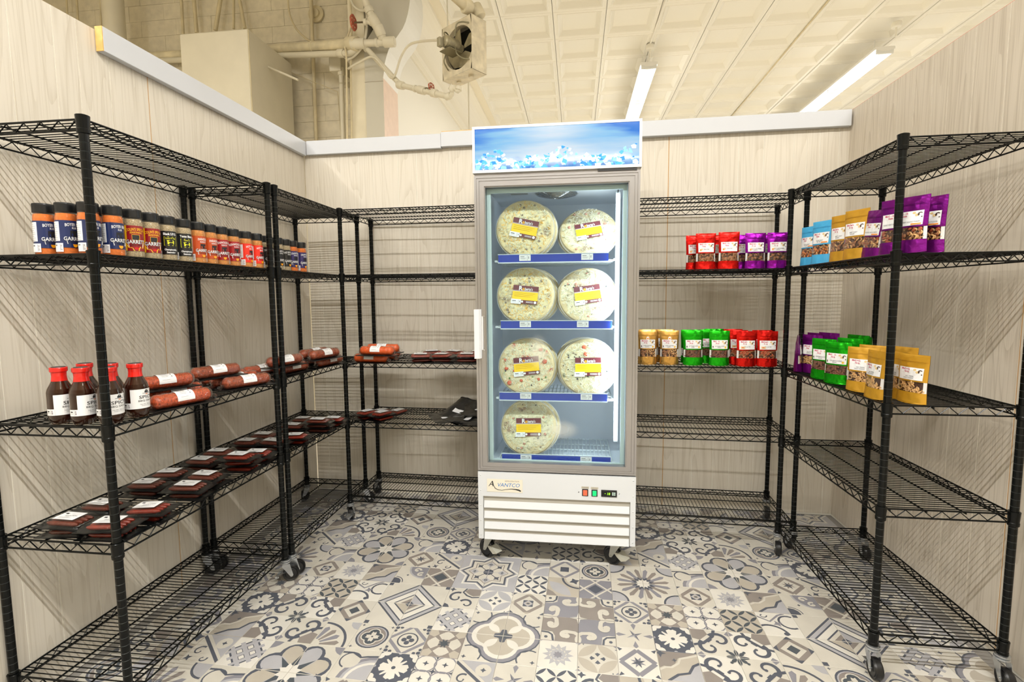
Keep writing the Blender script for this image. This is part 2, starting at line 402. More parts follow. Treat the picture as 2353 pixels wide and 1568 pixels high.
def m_E(bg='W', c='D'):
    m = Motif(bg)
    for x in (-.25, .25):
        for y in (-.25, .25):
            for a, dx, dy in ((pi/4, .125, -.125), (pi/4, -.125, .125), (-pi/4, .125, .125), (-pi/4, -.125, -.125)):
                m.lens(c, x+dx, y+dy, a, .345, .05)
    return m
def m_F():
    m = Motif('D'); m.sym(lambda s: (s.p('W', [(0,.04),(.13,.10),(.32,.14),(.38,.05),(.35,0),(.38,-.05),(.32,-.14),(.13,-.10),(0,-.04)]), s.p('W', [(.05,.04),(.17,.11),(.27,.24),(.24,.27),(.11,.17),(.04,.05)]),
        s.ci('W', .36, .48, .11, 10), s.ci('W', .48, .34, .11, 10), s.ci('W', .44, .44, .10, 8), s.p('D', [(.5,.5),(.42,.5),(.5,.42)]), s.ci('L', .5, 0, .05, 8)))
    m.ci('D', 0, 0, .055, 10); return m
def m_G():
    m = Motif('T'); m.p('B', [(-.5,.5),(-.5,-.1),(-.38,-.02),(-.25,-.05),(-.1,.08),(.0,.28),(.25,.38),(.5,.5)])
    m.st('C', [(-.5,-.16),(-.35,-.06),(-.2,-.05),(-.02,.10),(.05,.27),(.3,.36),(.5,.44)], .05)
    m.star('D', -.1, -.05 + .25, 4, .07, .03); m.p('L', [(.5,-.5),(.5,.12),(.3,.0),(.2,-.25),(-.1,-.34),(-.3,-.5)])
    m.st('D', [(.5,.16),(.33,.05),(.19,-.2),(-.08,-.28),(-.34,-.5)], .06); m.star('D', -.42, .42, 4, .16, .06); return m
def m_H():
    m = Motif('C'); m.sym(lambda s: s.p('M', [(.5,.0),(.42,.07),(.22,0),(.42,-.07)])); 
    m.star('M', 0, 0, 4, .24, .06, 0.5); m.p('D', [(.21,.115),(.03,.05),(0,0)]); m.p('D', [(-.21,-.115),(-.03,-.05),(0,0)]); m.p('D', [(-.115,.21),(-.05,.03),(0,0)]); m.p('D', [(.115,-.21),(.05,-.03),(0,0)])
    m.p('L', [(-.21,-.115),(0,-.05),(0,0)]); return m
def m_I(a='M', bg='W'):
    m = Motif(bg); m.di(a, 0, 0, .52); m.di(bg, 0, 0, .34)
    m.sym(lambda s: (s.p(bg, [(.43,.0),(.52,.09),(.52,-.09)]), s.p('D', [(.5,.5),(.36,.44),(.44,.36)])))
    m.star(a, 0, 0, 8, .20, .09, pi/8); m.star('D', 0, 0, 4, .20, .05, pi/8); return m
def m_J():
    m = Motif('W'); s2 = .7071
    def R(c, u0, v0, u1, v1): m.p(c, [((a-b)*s2, (a+b)*s2) for a, b in ((u0,v0),(u1,v0),(u1,v1),(u0,v1))])
    R('D', -.36, -.36, .36, .36)
    for k in (-.26, 0, .26): R('L', k-.055, -.44, k+.055, .44)
    for k in (-.26, 0, .26): R('L', -.44, k-.055, .44, k+.055)
    for a in (-.13, .13):
        for b in (-.13, .13): R('W', a-.06, b-.06, a+.06, b+.06)
    m.sym(lambda s: s.p('D', [(.5,.02),(.42,.0),(.5,-.08)])); return m
def m_K(bg='W', c='L'):
    m = Motif(bg)
    for a, x, y in ((pi/4, .25, -.25), (pi/4, -.25, .25), (-pi/4, .25, .25), (-pi/4, -.25, -.25)): m.lens(c, x, y, a, .70, .14)
    m.sym(lambda s: (s.p('D', [(.06,.0),(.16,.07),(.20,0),(.16,-.07)]), s.p('M', [(.5,.5),(.5,.40),(.40,.5)]), s.p('D', [(.5,.33),(.44,.36),(.5,.39)]))); return m
def m_L():
    m = Motif('C'); m.di('B', 0, 0, .52); m.di('C', 0, 0, .36); m.sym(lambda s: s.p('D', [(.5,.5),(.5,.36),(.36,.5)])); m.sym(lambda s: s.p('T', [(.52,.0),(.42,.1),(.42,-.1)]))
    m.rc('D', -.15, -.15, .15, .15); m.di('L', 0, 0, .15); m.ci('T', 0, 0, .085, 6); m.rc('D', -.045, -.03, .045, .03); return m
def m_M():
    m = Motif('C'); m.ci('D', 0, 0, .44, 24); m.ci('L', 0, 0, .39, 24); m.ci('B', 0, 0, .36, 24)
    m.sym(lambda s: s.ci('C', .15, 0, .175, 14)); m.sym(lambda s: s.ci('K', .145, 0, .145, 12)); m.rc('K', -.15, -.15, .15, .15)
    m.sym(lambda s: (s.p('C', [(0,.02),(.09,.07),(.19,.05),(.16,0),(.19,-.05),(.09,-.07),(0,-.02)]), s.star('D', .42, .42, 4, .06, .02))); m.ci('D', 0, 0, .03, 8); return m
def m_N(bg='B', c='K'):
    m = Motif(bg); m.di(c, 0, 0, .24, .24)
    for a in (1, -1):
        for k in (-.36, .36): m.st('C', [(-.6, a*-.6 + k), (.6, a*.6 + k)], .05)
    m.sym(lambda s: s.p('D', [(.5,.05),(.5,-.05),(.44,0)])); return m
def m_O():
    m = Motif('W'); m.star('L', 0, 0, 12, .40, .26); m.star('C', 0, 0, 0 or 12, .24, .20, .2); m.star('L', 0, 0, 12, .22, .18, .3); m.star('M', 0, 0, 8, .13, .085); m.sym(lambda s: s.p('L', [(.5,.5),(.5,.42),(.42,.5)])); return m
def m_P():
    m = Motif('C'); m.ci('M', .5, -.5, .78, 24); m.ci('L', .5, -.5, .68, 24); m.ci('W', .5, -.5, .60, 24); m.ci('L', .5, -.5, .52, 24)
    m.ci('C', -.18, .1, .26, 16); m.arc('D', -.18, .1, .24, .28, 30, 250, 12); m.st('D', [(-.5,.35),(-.2,.36),(.05,.22),(.2,.26),(.5,.3)], .05); m.star('D', -.34, .34, 4, .06, .02); return m
def m_Q():
    m = Motif('C'); m.arc('D', -.5, -.5, .84, .91, 0, 90, 12)
    for k in range(4):
        a = radians(12 + 22*k); m.p('M' if k % 2 else 'B', [(-.5+.22*cos(a-.12), -.5+.22*sin(a-.12)), (-.5+.66*cos(a-.13), -.5+.66*sin(a-.13)), (-.5+.74*cos(a), -.5+.74*sin(a)), (-.5+.66*cos(a+.13), -.5+.66*sin(a+.13)), (-.5+.22*cos(a+.12), -.5+.22*sin(a+.12))])
    m.ci('L', .5, .5, .3, 12); return m
def m_R(bg='C', c='D'):
    m = Motif(bg); m.p('B', [(.5,.5),(.1,.5),(.0,.34),(.16,.2),(.3,.12),(.5,.18)]); m.st('D', [(.04,.5),(-.05,.3),(.1,.14),(.28,.06),(.5,.1)], .05)
    m.scroll(c, -.20, .02, .26, 1.2, 5.2, .08, .035); m.scroll(c, .16, -.26, .22, 2.6, -5.0, .075, .03)
    m.p('D', [(-.5,-.5),(-.3,-.48),(-.36,-.36),(-.48,-.3)]); m.star('D', -.4, .4, 4, .12, .05); return m
def m_S():
    m = Motif('C'); m.st('D', [(-.5,.42),(.5,-.42)], .07); m.p('L', [(-.4,.5),(.5,-.28),(.5,.5)]); m.ci('C', .22, .22, .2, 14); m.star('D', .22, .22, 4, .08, .04)
    m.scroll('D', -.24, -.12, .17, 1.0, 5.0, .05, .02); m.scroll('D', .05, -.36, .12, .4, -4.6, .04, .02); m.star('D', -.36, -.38, 4, .12, .05, .5); return m
def m_T():
    m = Motif('C'); m.di('M', 0, 0, .56); m.di('C', 0, 0, .42); m.sym(lambda s: s.p('B', [(.56,0),(.46,.1),(.46,-.1)])); m.rc('D', -.14, -.14, .14, .14); return m
def m_U():
    m = Motif('C'); m.ci('L', .45, .45, .62, 20); m.ci('M', .45, .45, .56, 20); m.scroll('C', .12, .30, .13, 0, 4.6, .06, .05); m.scroll('C', .30, .06, .12, 1, 4.6, .06, .05); m.ci('D', -.44, -.44, .24, 12); m.arc('D', -.44, -.44, .28, .31, 0, 90, 8); m.star('D', -.1, -.02, 4, .05, .03); return m
def m_V():
    m = Motif('T'); m.arc('D', .5, .5, .5, .57, 180, 270, 12); m.ci('C', .5, .5, .44, 16); m.lens('L', -.1, -.1, -pi/4, 1.0, .22); m.p('B', [(-.5,-.5),(-.16,-.5),(-.3,-.3),(-.5,-.16)]); m.star('D', .34, .34, 4, .18, .09, .4); return m
def m_Y():
    m = Motif('W'); m.arc('D', -.3, -.5, .40, .47, 10, 130, 12); m.arc('D', .32, .12, .24, .30, 60, 300, 12); m.st('M', [(-.5,.3),(-.2,.1),(.1,.4),(.3,.5)], .05); m.star('M', -.02, .02, 4, .14, .06, .4); m.ci('D', .06, -.4, .07, 8); m.scroll('D', -.32, .36, .12, 0, -4, .03, .02); return m
SING = dict(A=m_A, B=m_B, C=m_C, D=m_D, E=m_E, e=lambda: m_E('T', 'K'), F=m_F, G=m_G, H=m_H, I=m_I, i=lambda: m_I('B', 'C'), J=m_J, K=m_K, k=lambda: m_K('C', 'T'), L=m_L, M=m_M,
            N=m_N, n=lambda: m_N('M', 'D'), O=m_O, P=m_P, Q=m_Q, R=m_R, r=lambda: m_R('W', 'D'), S=m_S, T=m_T, U=m_U, V=m_V, Y=m_Y)
# 2 x 2 motifs in [-1,1]
def b_brown():
    m = Motif('B'); m.p('M', [(0,0),(1,0),(1,-1),(0,-1)]); m.p('M', [(0,0),(-1,0),(-1,1),(0,1)])
    m.sym(lambda s: (s.p('C', [(.62,1),(.62,.80),(.70,.64),(1,.62),(1,1)]), s.st('D', [(.66,1),(.70,.76),(.80,.68),(1,.66)], .05), s.ci('D', .86, .86, .05, 8)))
    m.sym(lambda s: (s.ci('C', .0, .88, .13, 12, .7, 1.3), s.st('C', [(.0,.70),(.10,.62),(.28,.60)], .10), s.st('C', [(.0,.70),(-.10,.62),(-.28,.60)], .10), s.scroll('C', .34, .74, .15, -2.2, 4.4, .12, .09), s.scroll('C', -.34, .74, .15, -.9, -4.4, .12, .09)))
    m.star('W', 0, 0, 4, .30, .07); return m
def b_quat():
    m = Motif('C')
    m.sym(lambda s: (s.ci('D', .42, 0, .59, 22), )); m.sym(lambda s: s.ci('M', .42, 0, .55, 22)); m.sym(lambda s: s.ci('W', .40, 0, .46, 22)); m.sym(lambda s: s.ci('T', .36, 0, .37, 20))
    m.rc('T', -.4, -.4, .4, .4); m.sym(lambda s: (s.lens('W', .30, .30, pi/4, .5, .12), ))
    m.sym(lambda s: (s.arc('D', .78, .78, .30, .34, 150, 300, 8), s.star('D', .88, .88, 4, .07, .03)))
    m.sym(lambda s: (s.p('D', [(0,.02),(.10,.10),(.18,.08),(.16,.02),(.32,0),(.16,-.02),(.18,-.08),(.10,-.10),(0,-.02)]), s.ci('D', .20, 0, .06, 8, 1, 1.4))); m.star('K', 0, 0, 4, .16, .08, pi/4); return m
def b_star():
    m = Motif('C'); m.sym(lambda s: (s.ci('L', .98, .98, .42, 16), s.arc('D', .98, .98, .42, .48, 160, 290, 12)))
    for k in range(16):
        a = 2*pi*(k+.5)/16; m.p('M' if k % 2 else 'B', [(.22*cos(a-.18), .22*sin(a-.18)), (.74*cos(a-.10), .74*sin(a-.10)), (.84*cos(a), .84*sin(a)), (.74*cos(a+.10), .74*sin(a+.10)), (.22*cos(a+.18), .22*sin(a+.18))])
    m.star('D', 0, 0, 16, .40, .26); m.star('W', 0, 0, 12, .25, .17); return m
def b_octo():
    m = Motif('L')
    for c, r in (('W', .98), ('L', .90), ('D', .86), ('C', .78), ('B', .64), ('C', .60)): m.star(c, 0, 0, 8, r*1.08, r*.80, 0)
    for k in range(8):
        a = pi*k/4 + pi/8; x, y = .46*cos(a+pi/8), .46*sin(a+pi/8)
        if k % 2: m.di('L', x, y, .15); m.di('D', x, y, .07)
        else:
            m.st('D', [(0, 0), (x, y)], .025); m.star('D', x, y, 4, .13, .06, a+pi/8); m.ci('D', x, y, .06, 8)
    m.ci('D', 0, 0, .17, 16); return m
def b_conc():
    m = Motif('C')
    for c, r in (('D', 1.02), ('C', .94), ('L', .93), ('D', .80), ('W', .74), ('D', .50), ('C', .44), ('B', .30), ('D', .14)): m.di(c, 0, 0, r)
    m.p('L', [(.44,0),(.0,.44),(0,.14),(.14,0)]); m.p('T', [(-.44,0),(0,-.44),(0,-.14),(-.14,0)])
    for x in (-1, 1):
        for y in (-1, 1):
            m.rc('D', min(x, x*.86), min(y, y*.86), max(x, x*.86), max(y, y*.86))
    return m
def b_scroll():
    m = Motif('C'); m.rc('W', -1, -1, 0, 0); m.rc('W', 0, 0, 1, 1)
    m.sym(lambda s: (s.p('M', [(1,.0),(.86,.12),(.78,.02),(.86,-.12)]), s.p('B', [(1,1),(.62,1),(.56,.80),(.80,.56),(1,.62)]), s.st('D', [(.36,1),(.44,.74),(.74,.44),(1,.36)], .07),
        s.scroll('D', .30, .60, .28, .6, 5.0, .10, .04), s.scroll('D', .60, .30, .28, 1.0, -5.0, .10, .04), s.st('D', [(.50,.62),(.56,.56),(.62,.50)], .05)))
    m.sym(lambda s: (s.lens('K', .16, 0, 0, .28, .05), s.ci('K', .20, .20, .04, 8), s.lens('K', .12, .12, pi/4, .22, .05))); return m
def b_petal():
    m = Motif('C')
    for k in range(8):
        a = pi/8 + pi*k/4
        m.ci('D', .62*cos(a), .62*sin(a), .37, 16, 1.05, 1.0, a)
    for k in range(8):
        a = pi/8 + pi*k/4
        m.ci('L' if k % 2 else 'T', .58*cos(a), .58*sin(a), .32, 16, 1.15, .84, a)
    m.star('K', 0, 0, 8, .66, .24, 0); m.star('W', 0, 0, 8, .32, .21, pi/8)
    m.sym(lambda s: (s.p('M', [(1,1),(.72,.98),(.78,.86),(.86,.78),(.98,.72)]), s.p('D', [(.80,.0),(.70,.06),(.72,.0),(.70,-.06)]))); return m
BLK = {}
for n_, fn, ci, cj in (('brown', b_brown, 0, 0), ('quat', b_quat, -2, -1), ('star', b_star, 2, 2), ('octo', b_octo, -3, 2), ('conc', b_conc, -5, 0), ('scroll', b_scroll, -8, -1), ('petal', b_petal, -7, 3)):
    mo = fn()
    for a_ in (-1, 0):
        for b_ in (-1, 0): BLK[((ci+a_) % 12, (cj+b_) % 6)] = (n_, mo, a_, b_)
SGL = {(3,3):'J',(6,3):'P',(7,3):'F',(8,3):'D',(9,3):'S',(10,3):'H',(11,3):'E',(0,3):'r',(1,3):'V',(2,3):'S',
       (3,2):'P',(6,2):'i',(7,2):'S',(10,2):'P',(11,2):'T',(0,2):'M',
       (3,1):'L',(4,1):'O',(5,1):'G',(6,1):'U',(7,1):'N',(10,1):'E',(11,1):'V',(0,1):'n',
       (2,0):'C',(3,0):'D',(4,0):'e',(5,0):'Y',(8,0):'R',(9,0):'K',(10,0):'L',(1,0):'B',
       (2,5):'F',(5,5):'A',(8,5):'J',(1,5):'H',(2,4):'G',(5,4):'Q',(6,4):'M',(7,4):'B',(8,4):'C',(11,4):'O',(0,4):'k',(1,4):'I'}
TP, TQ = 0.1532, 0.1545
_tm = {}
def tile_mesh(i, j):
    k = (i % 12, j % 6)
    if k in BLK: n_, mo, a_, b_ = BLK[k]; key = (n_, a_, b_); polys = [(c, [(x-a_-.5, y-b_-.5) for x, y in p_]) for c, p_ in mo.o]; bg = mo.bg
    else: key = SGL.get(k, 'C'); mo = (SING[key])(); polys = mo.o; bg = mo.bg
    if key in _tm: return _tm[key]
    mb = MB(); hx, hy, g = TP/2-.0004, TQ/2-.0004, .0009
    used = [bg]
    def mi(c):
        if c not in used: used.append(c)
        return used.index(c)
    mb.add([(-hx,-hy,-.003),(hx,-hy,-.003),(hx,hy,-.003),(-hx,hy,-.003),(-hx,-hy,-.0007),(hx,-hy,-.0007),(hx,hy,-.0007),(-hx,hy,-.0007),(-hx+g,-hy+g,0),(hx-g,-hy+g,0),(hx-g,hy-g,0),(-hx+g,hy-g,0)],
           [(0,1,5,4),(1,2,6,5),(2,3,7,6),(3,0,4,7),(4,5,9,8),(5,6,10,9),(6,7,11,10),(7,4,8,11),(8,9,10,11)], 0)
    e = .5 - .010
    for n_i, (c, p_) in enumerate(polys):
        p_ = clip(p_, -e, e, -e, e)
        if len(p_) < 3: continue
        ar = sum(p_[q][0]*p_[(q+1) % len(p_)][1]-p_[(q+1) % len(p_)][0]*p_[q][1] for q in range(len(p_)))
        if abs(ar) < 1e-5: continue
        if ar < 0: p_ = p_[::-1]
        mb.add([(x*TP, y*TQ, .00004*(n_i//4+1) + .00001*(n_i % 4)) for x, y in p_], [tuple(range(len(p_)))], mi(c))
    _tm[key] = mb.mesh('tile', [T[c] for c in used]); return _tm[key]
FO = Vector((0.015, 2.075)); FEX = Vector((.9998, -.02)); FEY = Vector((.02, .9998)); FANG = atan2(-.02, .9998)
cells = []
for j in range(-9, 10):
    for i in range(-13, 12):
        c = FO + FEX*((i+.5)*TP) + FEY*((j+.5)*TQ)
        if -1.80 < c.x < 1.53 and c.y < 3.262 and c.y > 0.55: cells.append((c.length, i, j, c))
cells.sort(key=lambda q: q[0])
vis = []
for d_, i, j, c in cells:
    v = Vector((c.x, c.y, 0)) - C0; z = v.dot(CF); px = 1176.5 + FPX*v.dot(CR)/z; py = 784 - FPX*v.dot(CU)/z
    vis.append((-40 < px < 2393 and py < 1630, d_, i, j, c))
vis.sort(key=lambda q: (not q[0], q[1]))
rest = MB(); rest_m = []
for n_, (ok, d_, i, j, c) in enumerate(vis):
    me = tile_mesh(i, j)
    if n_ < 298: link('tile', me, fl, (c.x, c.y, 0), (0, 0, FANG))
    else:
        Mx = Matrix.Translation((c.x, c.y, 0)) @ Matrix.Rotation(FANG, 4, 'Z'); vs = [Mx @ v.co for v in me.vertices]
        idx = []
        for m_ in me.materials:
            if m_ not in rest_m: rest_m.append(m_)
            idx.append(rest_m.index(m_))
        k0 = len(rest.v); rest.v += [tuple(v) for v in vs]
        for p_ in me.polygons: rest.f.append(tuple(q + k0 for q in p_.vertices)); rest.m.append(idx[p_.material_index]); rest.sm.append(False)
if rest.v: part('tile_field', rest, rest_m, fl, kind='stuff')

# ---- partition walls, panelled with grooved boards
def panel_wall(name, p0, ang, length, height, grooves, seams, mwood, thick=0.10, z0=0.012):
    """wall from p0 along ang; boards stand on its room side (local -y)"""
    wmb = MB().box(0, length, 0.004, thick, 0, height)
    o = structure(name, wmb, M_groove, (p0[0], p0[1], 0), ang)
    gs = sorted([0.0] + [g for g in grooves if 0.03 < g < length-.03] + [length])
    for a, b in zip(gs[:-1], gs[1:]):
        l_ = .0016 if a not in seams else .0022; r_ = .0016 if b not in seams else .0022
        mb = MB().box(a + l_, b - r_, 0.0022, 0.006, z0, height - .0005, 0, .0005)
        part('board', mb, mwood, o)
    for s_ in seams: part('seam_gap', MB().box(s_-.002, s_+.002, .0035, .0045, z0, height), M_seam, o, label='raw brown seam between two panel sheets')
    return o
# left: room side faces +x ; local x runs toward the camera side (-y world) so that local -y = +x
gl = [1.517,1.665,1.754,1.883,2.068,2.161,2.339,2.489,2.623,2.733,2.893,3.028,3.16,3.25, 1.40,1.27,1.19,1.05,.93,.848,.74,.6,.5,.36,.22,.1,-.03,-.18,-.3,-.42]
YL = 3.345
# local +x -> world -y requires angle -90deg: local -y -> world -x ; we need +x, so run local +x -> world +y (angle 90): local -y -> world +x
panel_wall('wall_left', (-1.87, -0.6), pi/2, YL + .6, 2.452, [g + .6 for g in gl], [2.068 + .6, .848 + .6], M_wall)
gb = [-1.775,-1.609,-1.479,-1.375,-1.196,-1.067,-.972,-.839,-.65,-.52,-.42,-.25,-.12,.02,.12,.27,.38,.484,.569,.752,.882,.982,1.127,1.297,1.369,1.443,1.548]
BA = atan2(3.283-3.345, 1.60+1.87)
wb = panel_wall('wall_back', (-1.87, 3.345), BA, 3.49, 2.452, [g + 1.87 for g in gb], [.569 + 1.87, -.65 + 1.87], M_wall)
gr = [3.11,2.989,2.844,2.713,2.592,2.491,2.348,2.186,2.03,1.9,1.77,1.68,1.55,1.42,1.3,1.2,1.08,.95,.82,.7,.6,.45,.3,.2,.05,-.1,-.25,-.4]
# right: room side faces -x: run local +x -> world -y (angle -90): local -y -> world -x
panel_wall('wall_right', (1.60, 3.30), -pi/2, 3.9, 2.475, [3.30 - g for g in gr], [3.30 - 2.03, 3.3 - .82], M_wall_r)
structure('trim_5', MB().box(1.615, 1.70, 1.0, 3.32, 2.476, 2.484), mat('red_edge_paint', (214, 92, 78), 0.6))
# ---- white trim boards along the wall tops
tl = structure('trim_1', MB().box(-1.868, -1.838, 1.832, 3.318, 2.368, 2.462, 0, .0015), M_trim)
part('end_grain', MB().box(-1.869, -1.8385, 1.829, 1.8325, 2.3685, 2.4615), M_rawwood, tl, label='raw yellow pine end of the white trim board')
t2 = structure('trim_2', MB().box(0.035, 0.985, -.030, -.002, 2.374, 2.466, 0, .0015), M_trim, (-1.87, 3.345, 0), BA)
t3 = structure('trim_3', MB().box(0.987, 2.0, -.036, -.002, 2.381, 2.474, 0, .0015), M_trim, (-1.87, 3.345, 0), BA)
part('top_edge', MB().box(0.99, 1.999, -.034, .05, 2.4742, 2.478), M_rawwood, t3, label='raw pine top edge')
structure('trim_4', MB().box(2.002, 3.462, -.036, -.002, 2.378, 2.470, 0, .0015), M_trim, (-1.87, 3.345, 0), BA)

# ---- the shop hall beyond and above
CZ = 4.65
structure('ceiling', MB().box(-1.53, 9.6, -9, 14, CZ + .05, CZ + .15).box(-7, -1.53, -9, 14, 5.5, 5.6).box(-1.53, -1.50, -9, 5.0, CZ, 5.5), M_tin)
clg = bpy.data.objects['ceiling']
def tin_tile():
    mb = MB(); s = .305; a = .245; b = .185; h = .055
    def ring(r0, z0, r1, z1, mi=0):
        mb.add([(-r0,-r0,z0),(r0,-r0,z0),(r0,r0,z0),(-r0,r0,z0),(-r1,-r1,z1),(r1,-r1,z1),(r1,r1,z1),(-r1,r1,z1)], [(4,5,1,0),(5,6,2,1),(6,7,3,2),(7,4,0,3)], mi)
    ring(s-.001, 0, s-.008, -.004); ring(s-.008, -.004, s-.016, 0); ring(s-.016, 0, a+.016, 0); ring(a+.016, 0, a+.010, -.006); ring(a+.010, -.006, a, 0)
    ring(a, 0, b+.012, h); ring(b+.012, h, b+.006, h-.006); ring(b+.006, h-.006, b, h)
    mb.add([(-b,-b,h),(b,-b,h),(b,b,h),(-b,b,h)], [(3,2,1,0)])
    return mb.mesh('tin_panel', M_tin)
TT = tin_tile()
for ix in range(-3, 14):
    for iy in range(-2, 9):
        link('tin_panel', TT, clg, (.33 + .613*(ix+.5), 6.08 + .605*(iy+.5) , CZ))
mbp = MB()
for ix in range(-3, 14):
    for iy in range(-24, -2):
        k0 = len(mbp.v); mbp.v += [(v.co.x + .33 + .613*(ix+.5), v.co.y + 6.08 + .605*(iy+.5), v.co.z + CZ) for v in TT.vertices]
        for p_ in TT.polygons: mbp.f.append(tuple(q + k0 for q in p_.vertices)); mbp.m.append(0); mbp.sm.append(False)
part('tin_panel_field', mbp, M_tin, clg, kind='stuff')
# hammered border strip and cornice along the hall's left side
structure('trim_6', MB().box(-1.92, -1.50, 5.2, 14, CZ, CZ + .04), mat('hammered_tin', (238, 228, 204), 0.45, bump=(16, 1.0)))
cor = [(-1.96, 4.22), (-1.93, 4.22), (-1.93, 4.30), (-1.90, 4.33), (-1.90, 4.36)] + [(-1.90 + .24*(1-cos(t)), 4.36 + .25*sin(t)) for t in [pi/2*k/6 for k in range(7)]] + [(-1.62, 4.61), (-1.62, 4.65), (-1.96, 4.65)]
structure('trim_7', MB().extrude(cor, 5.41, 14, 'xz'), mat('cornice_paint', (244, 238, 222), 0.4, bump=(10, 0.8)))
structure('wall_rear_blocker', MB().box(-7, 9.6, -9.0, -8.9, 0, 5.6), M_cream)  # unseen wall added to shut out world light from behind the camera
structure('wall_shop_left_blocker', MB().box(-7.1, -7.0, -9, 6, 0, 5.6), M_cream)  # unseen wall added on the left to cut the ambient world light
structure('wall_hall', MB().box(-2.06, -1.955, 5.40, 14, 0, 4.65), M_white)
# flat ended wall with an S-curved upper edge (its end faces the aisle)
XC = at(883, 270, Y=5.0).x
prof = [(XC, 0.0)] + [(XC, at(883, 174, Y=5.0).z - .02)]
for q in ((883, 160), (884, 146), (888, 130), (893, 114), (903, 97), (914, 82), (925, 66), (932, 50), (937, 32), (940, 16), (942, 0), (943, -16), (942, -40), (935, -80)):
    p_ = at(q[0], q[1], Y=5.0); prof.append((p_.x, p_.z))
xl = at(841, 250, Y=5.0).x
prof += [(-1.75, 5.45), (xl - .55, 5.45)]
for q in ((862, 60), (843, 92)): p_ = at(q[0], q[1], Y=5.0); prof.append((p_.x, p_.z))
prof += [(xl, at(841, 100, Y=5.0).z), (xl, 0)]
sw = structure('wall_curved', MB().extrude(prof, 5.0, 5.41, 'xz', 0), M_gray)
me = sw.data; me.materials.append(M_softwhite); me.materials.append(M_pink)
for p_ in me.polygons:
    if abs(p_.normal.x) > 0.2 and p_.center.x > xl + .02 or (abs(p_.normal.y) < .5 and p_.center.z > 3.5 and p_.center.x > -2.0): p_.material_index = 1 if p_.center.z > 3.4 else 2
structure('trim_8', MB().box(xl-.005, XC+.003, 4.996, 5.0, 3.55, 3.553), mat('seam_line', (170, 160, 140), .6))
# cream pier and painted block wall
xp = at(805, 250, Y=5.0).x
structure('wall_pier', MB().box(xp, xl, 5.02, 5.5, 0, 5.5), M_cream)
bw = structure('wall_block', MB().box(-7, xp + .1, 5.62, 5.8, 0, 5.5), mat('block_mortar', (216, 206, 180), .8))
rnd = random.Random(3); zc = 2.7; k = 0
blocks = []
while zc < 5.4:
    x = -6.9 + (0.3 if k % 2 else 0.0)
    while x < xp + .05:
        w_ = .45; d_ = rnd.uniform(0, .0025)
        x1 = min(x + w_, xp + .08)
        if x1 - x > .05: blocks.append((x, x1, zc, d_))
        x += w_
    zc += .178; k += 1
for (x, x1, z, d_) in blocks[:290]:
    part('block', MB().box(x + .001, x1 - .001, 5.60 - d_, 5.622, z + .001, z + .177, 0, .0012), M_block, bw)

# ================================================================== SERVICES ABOVE THE PARTITION
def tube_thing(name, pts, r, m, label, cat, n=8, group=None):
    mb = MB().tube(pts, r, n); o = link(name, mb.mesh(name, m)); return tag(o, label, cat, group)
def smooth_path(P, n=6):
    P = [Vector(p) for p in P]; out = []
    for i in range(len(P)-1):
        a, b, c, d = P[max(i-1, 0)], P[i], P[i+1], P[min(i+2, len(P)-1)]
        for k in range(n):
            t = k/n; out.append(.5*((2*b) + (c-a)*t + (2*a-5*b+4*c-d)*t*t + (3*b-a-3*c+d)*t**3))
    out.append(P[-1]); return out
# large sheet metal air box in front of the block wall
p0 = at(411, 78, Y=4.7); p1 = at(570, 64, Y=4.7); yb = 5.45; zt = (p0.z + p1.z)/2
o = link('duct_box', MB().box(p0.x, p1.x, 4.7, yb, 2.55, zt, 0, .012).mesh('duct_box', M_duct)); tag(o, 'tall square cream sheet metal duct box before the block wall', 'duct')
part('bracket', MB().tube([(p1.x, 5.0, at(600, 155, Y=5.0).z), (p1.x + .32, 5.0, at(640, 187, Y=5.0).z)], .012, 6), M_duct, o)
part('corner_seam', MB().box(p1.x-.004, p1.x+.003, 4.697, 4.703, 2.6, zt-.01), M_creamdark, o)
# big round duct rising at the far left
xd = at(262, 50, Y=5.2).x
o = link('round_duct', MB().tube([(xd, 5.2, 2.6), (xd, 5.2, 5.5)], .105, 20).mesh('round_duct', M_duct)); tag(o, 'thick round cream duct rising beside the left partition', 'duct')
# conduits hanging down the block wall
def conduit(x, y, label, dx=0, r=.011, Y=5.5, ylow=None, m=None):
    a = at(x + dx, -30, Y=Y); b = at(x, y, Y=Y)
    return tube_thing('conduit', [a, b], r, m or M_creamdark, label, 'conduit')
conduit(155, 40, 'thin dark conduit beside the round duct, leftmost of the conduits', -4, .010)
conduit(180, 60, 'paired conduit left of the round duct', -6, .012)
conduit(232, 120, 'narrow grey conduit touching the left side of the round duct', 0, .010, 5.3)
conduit(421, 80, 'straight cream conduit above the left edge of the duct box', -6, .016)
conduit(452, 76, 'slightly leaning conduit above the duct box, second from its left', -9, .020)
conduit(495, 70, 'strongly slanted conduit above the middle of the duct box', 16, .022)
conduit(537, 66, 'upright conduit above the right part of the duct box', 0, .014)
conduit(563, 66, 'leaning conduit above the right corner of the duct box', -18, .018)
tube_thing('cable', smooth_path([at(661, -30, Y=5.45), at(664, 25, Y=5.45), at(678, 62, Y=5.45), at(700, 86, Y=5.45), at(718, 99, Y=5.45)]), .010, M_creamdark, 'curved cable hanging down the block wall to the horizontal pipes', 'cable')
tube_thing('conduit', [at(714, -20, Y=5.52), at(727, 330, Y=5.52)], .020, M_creamdark, 'long upright conduit crossing the pipes on the block wall', 'conduit')
o = link('wall_boss', MB().lathe([(.001, -.03), (.045, -.03), (.05, -.01), (.09, -.008), (.09, .01)], 20, 0, at(726, 32, Y=5.58), 'y').mesh('wall_boss', M_creamdark)); tag(o, 'round painted knob on the block wall beside the upright conduit', 'wall fitting')
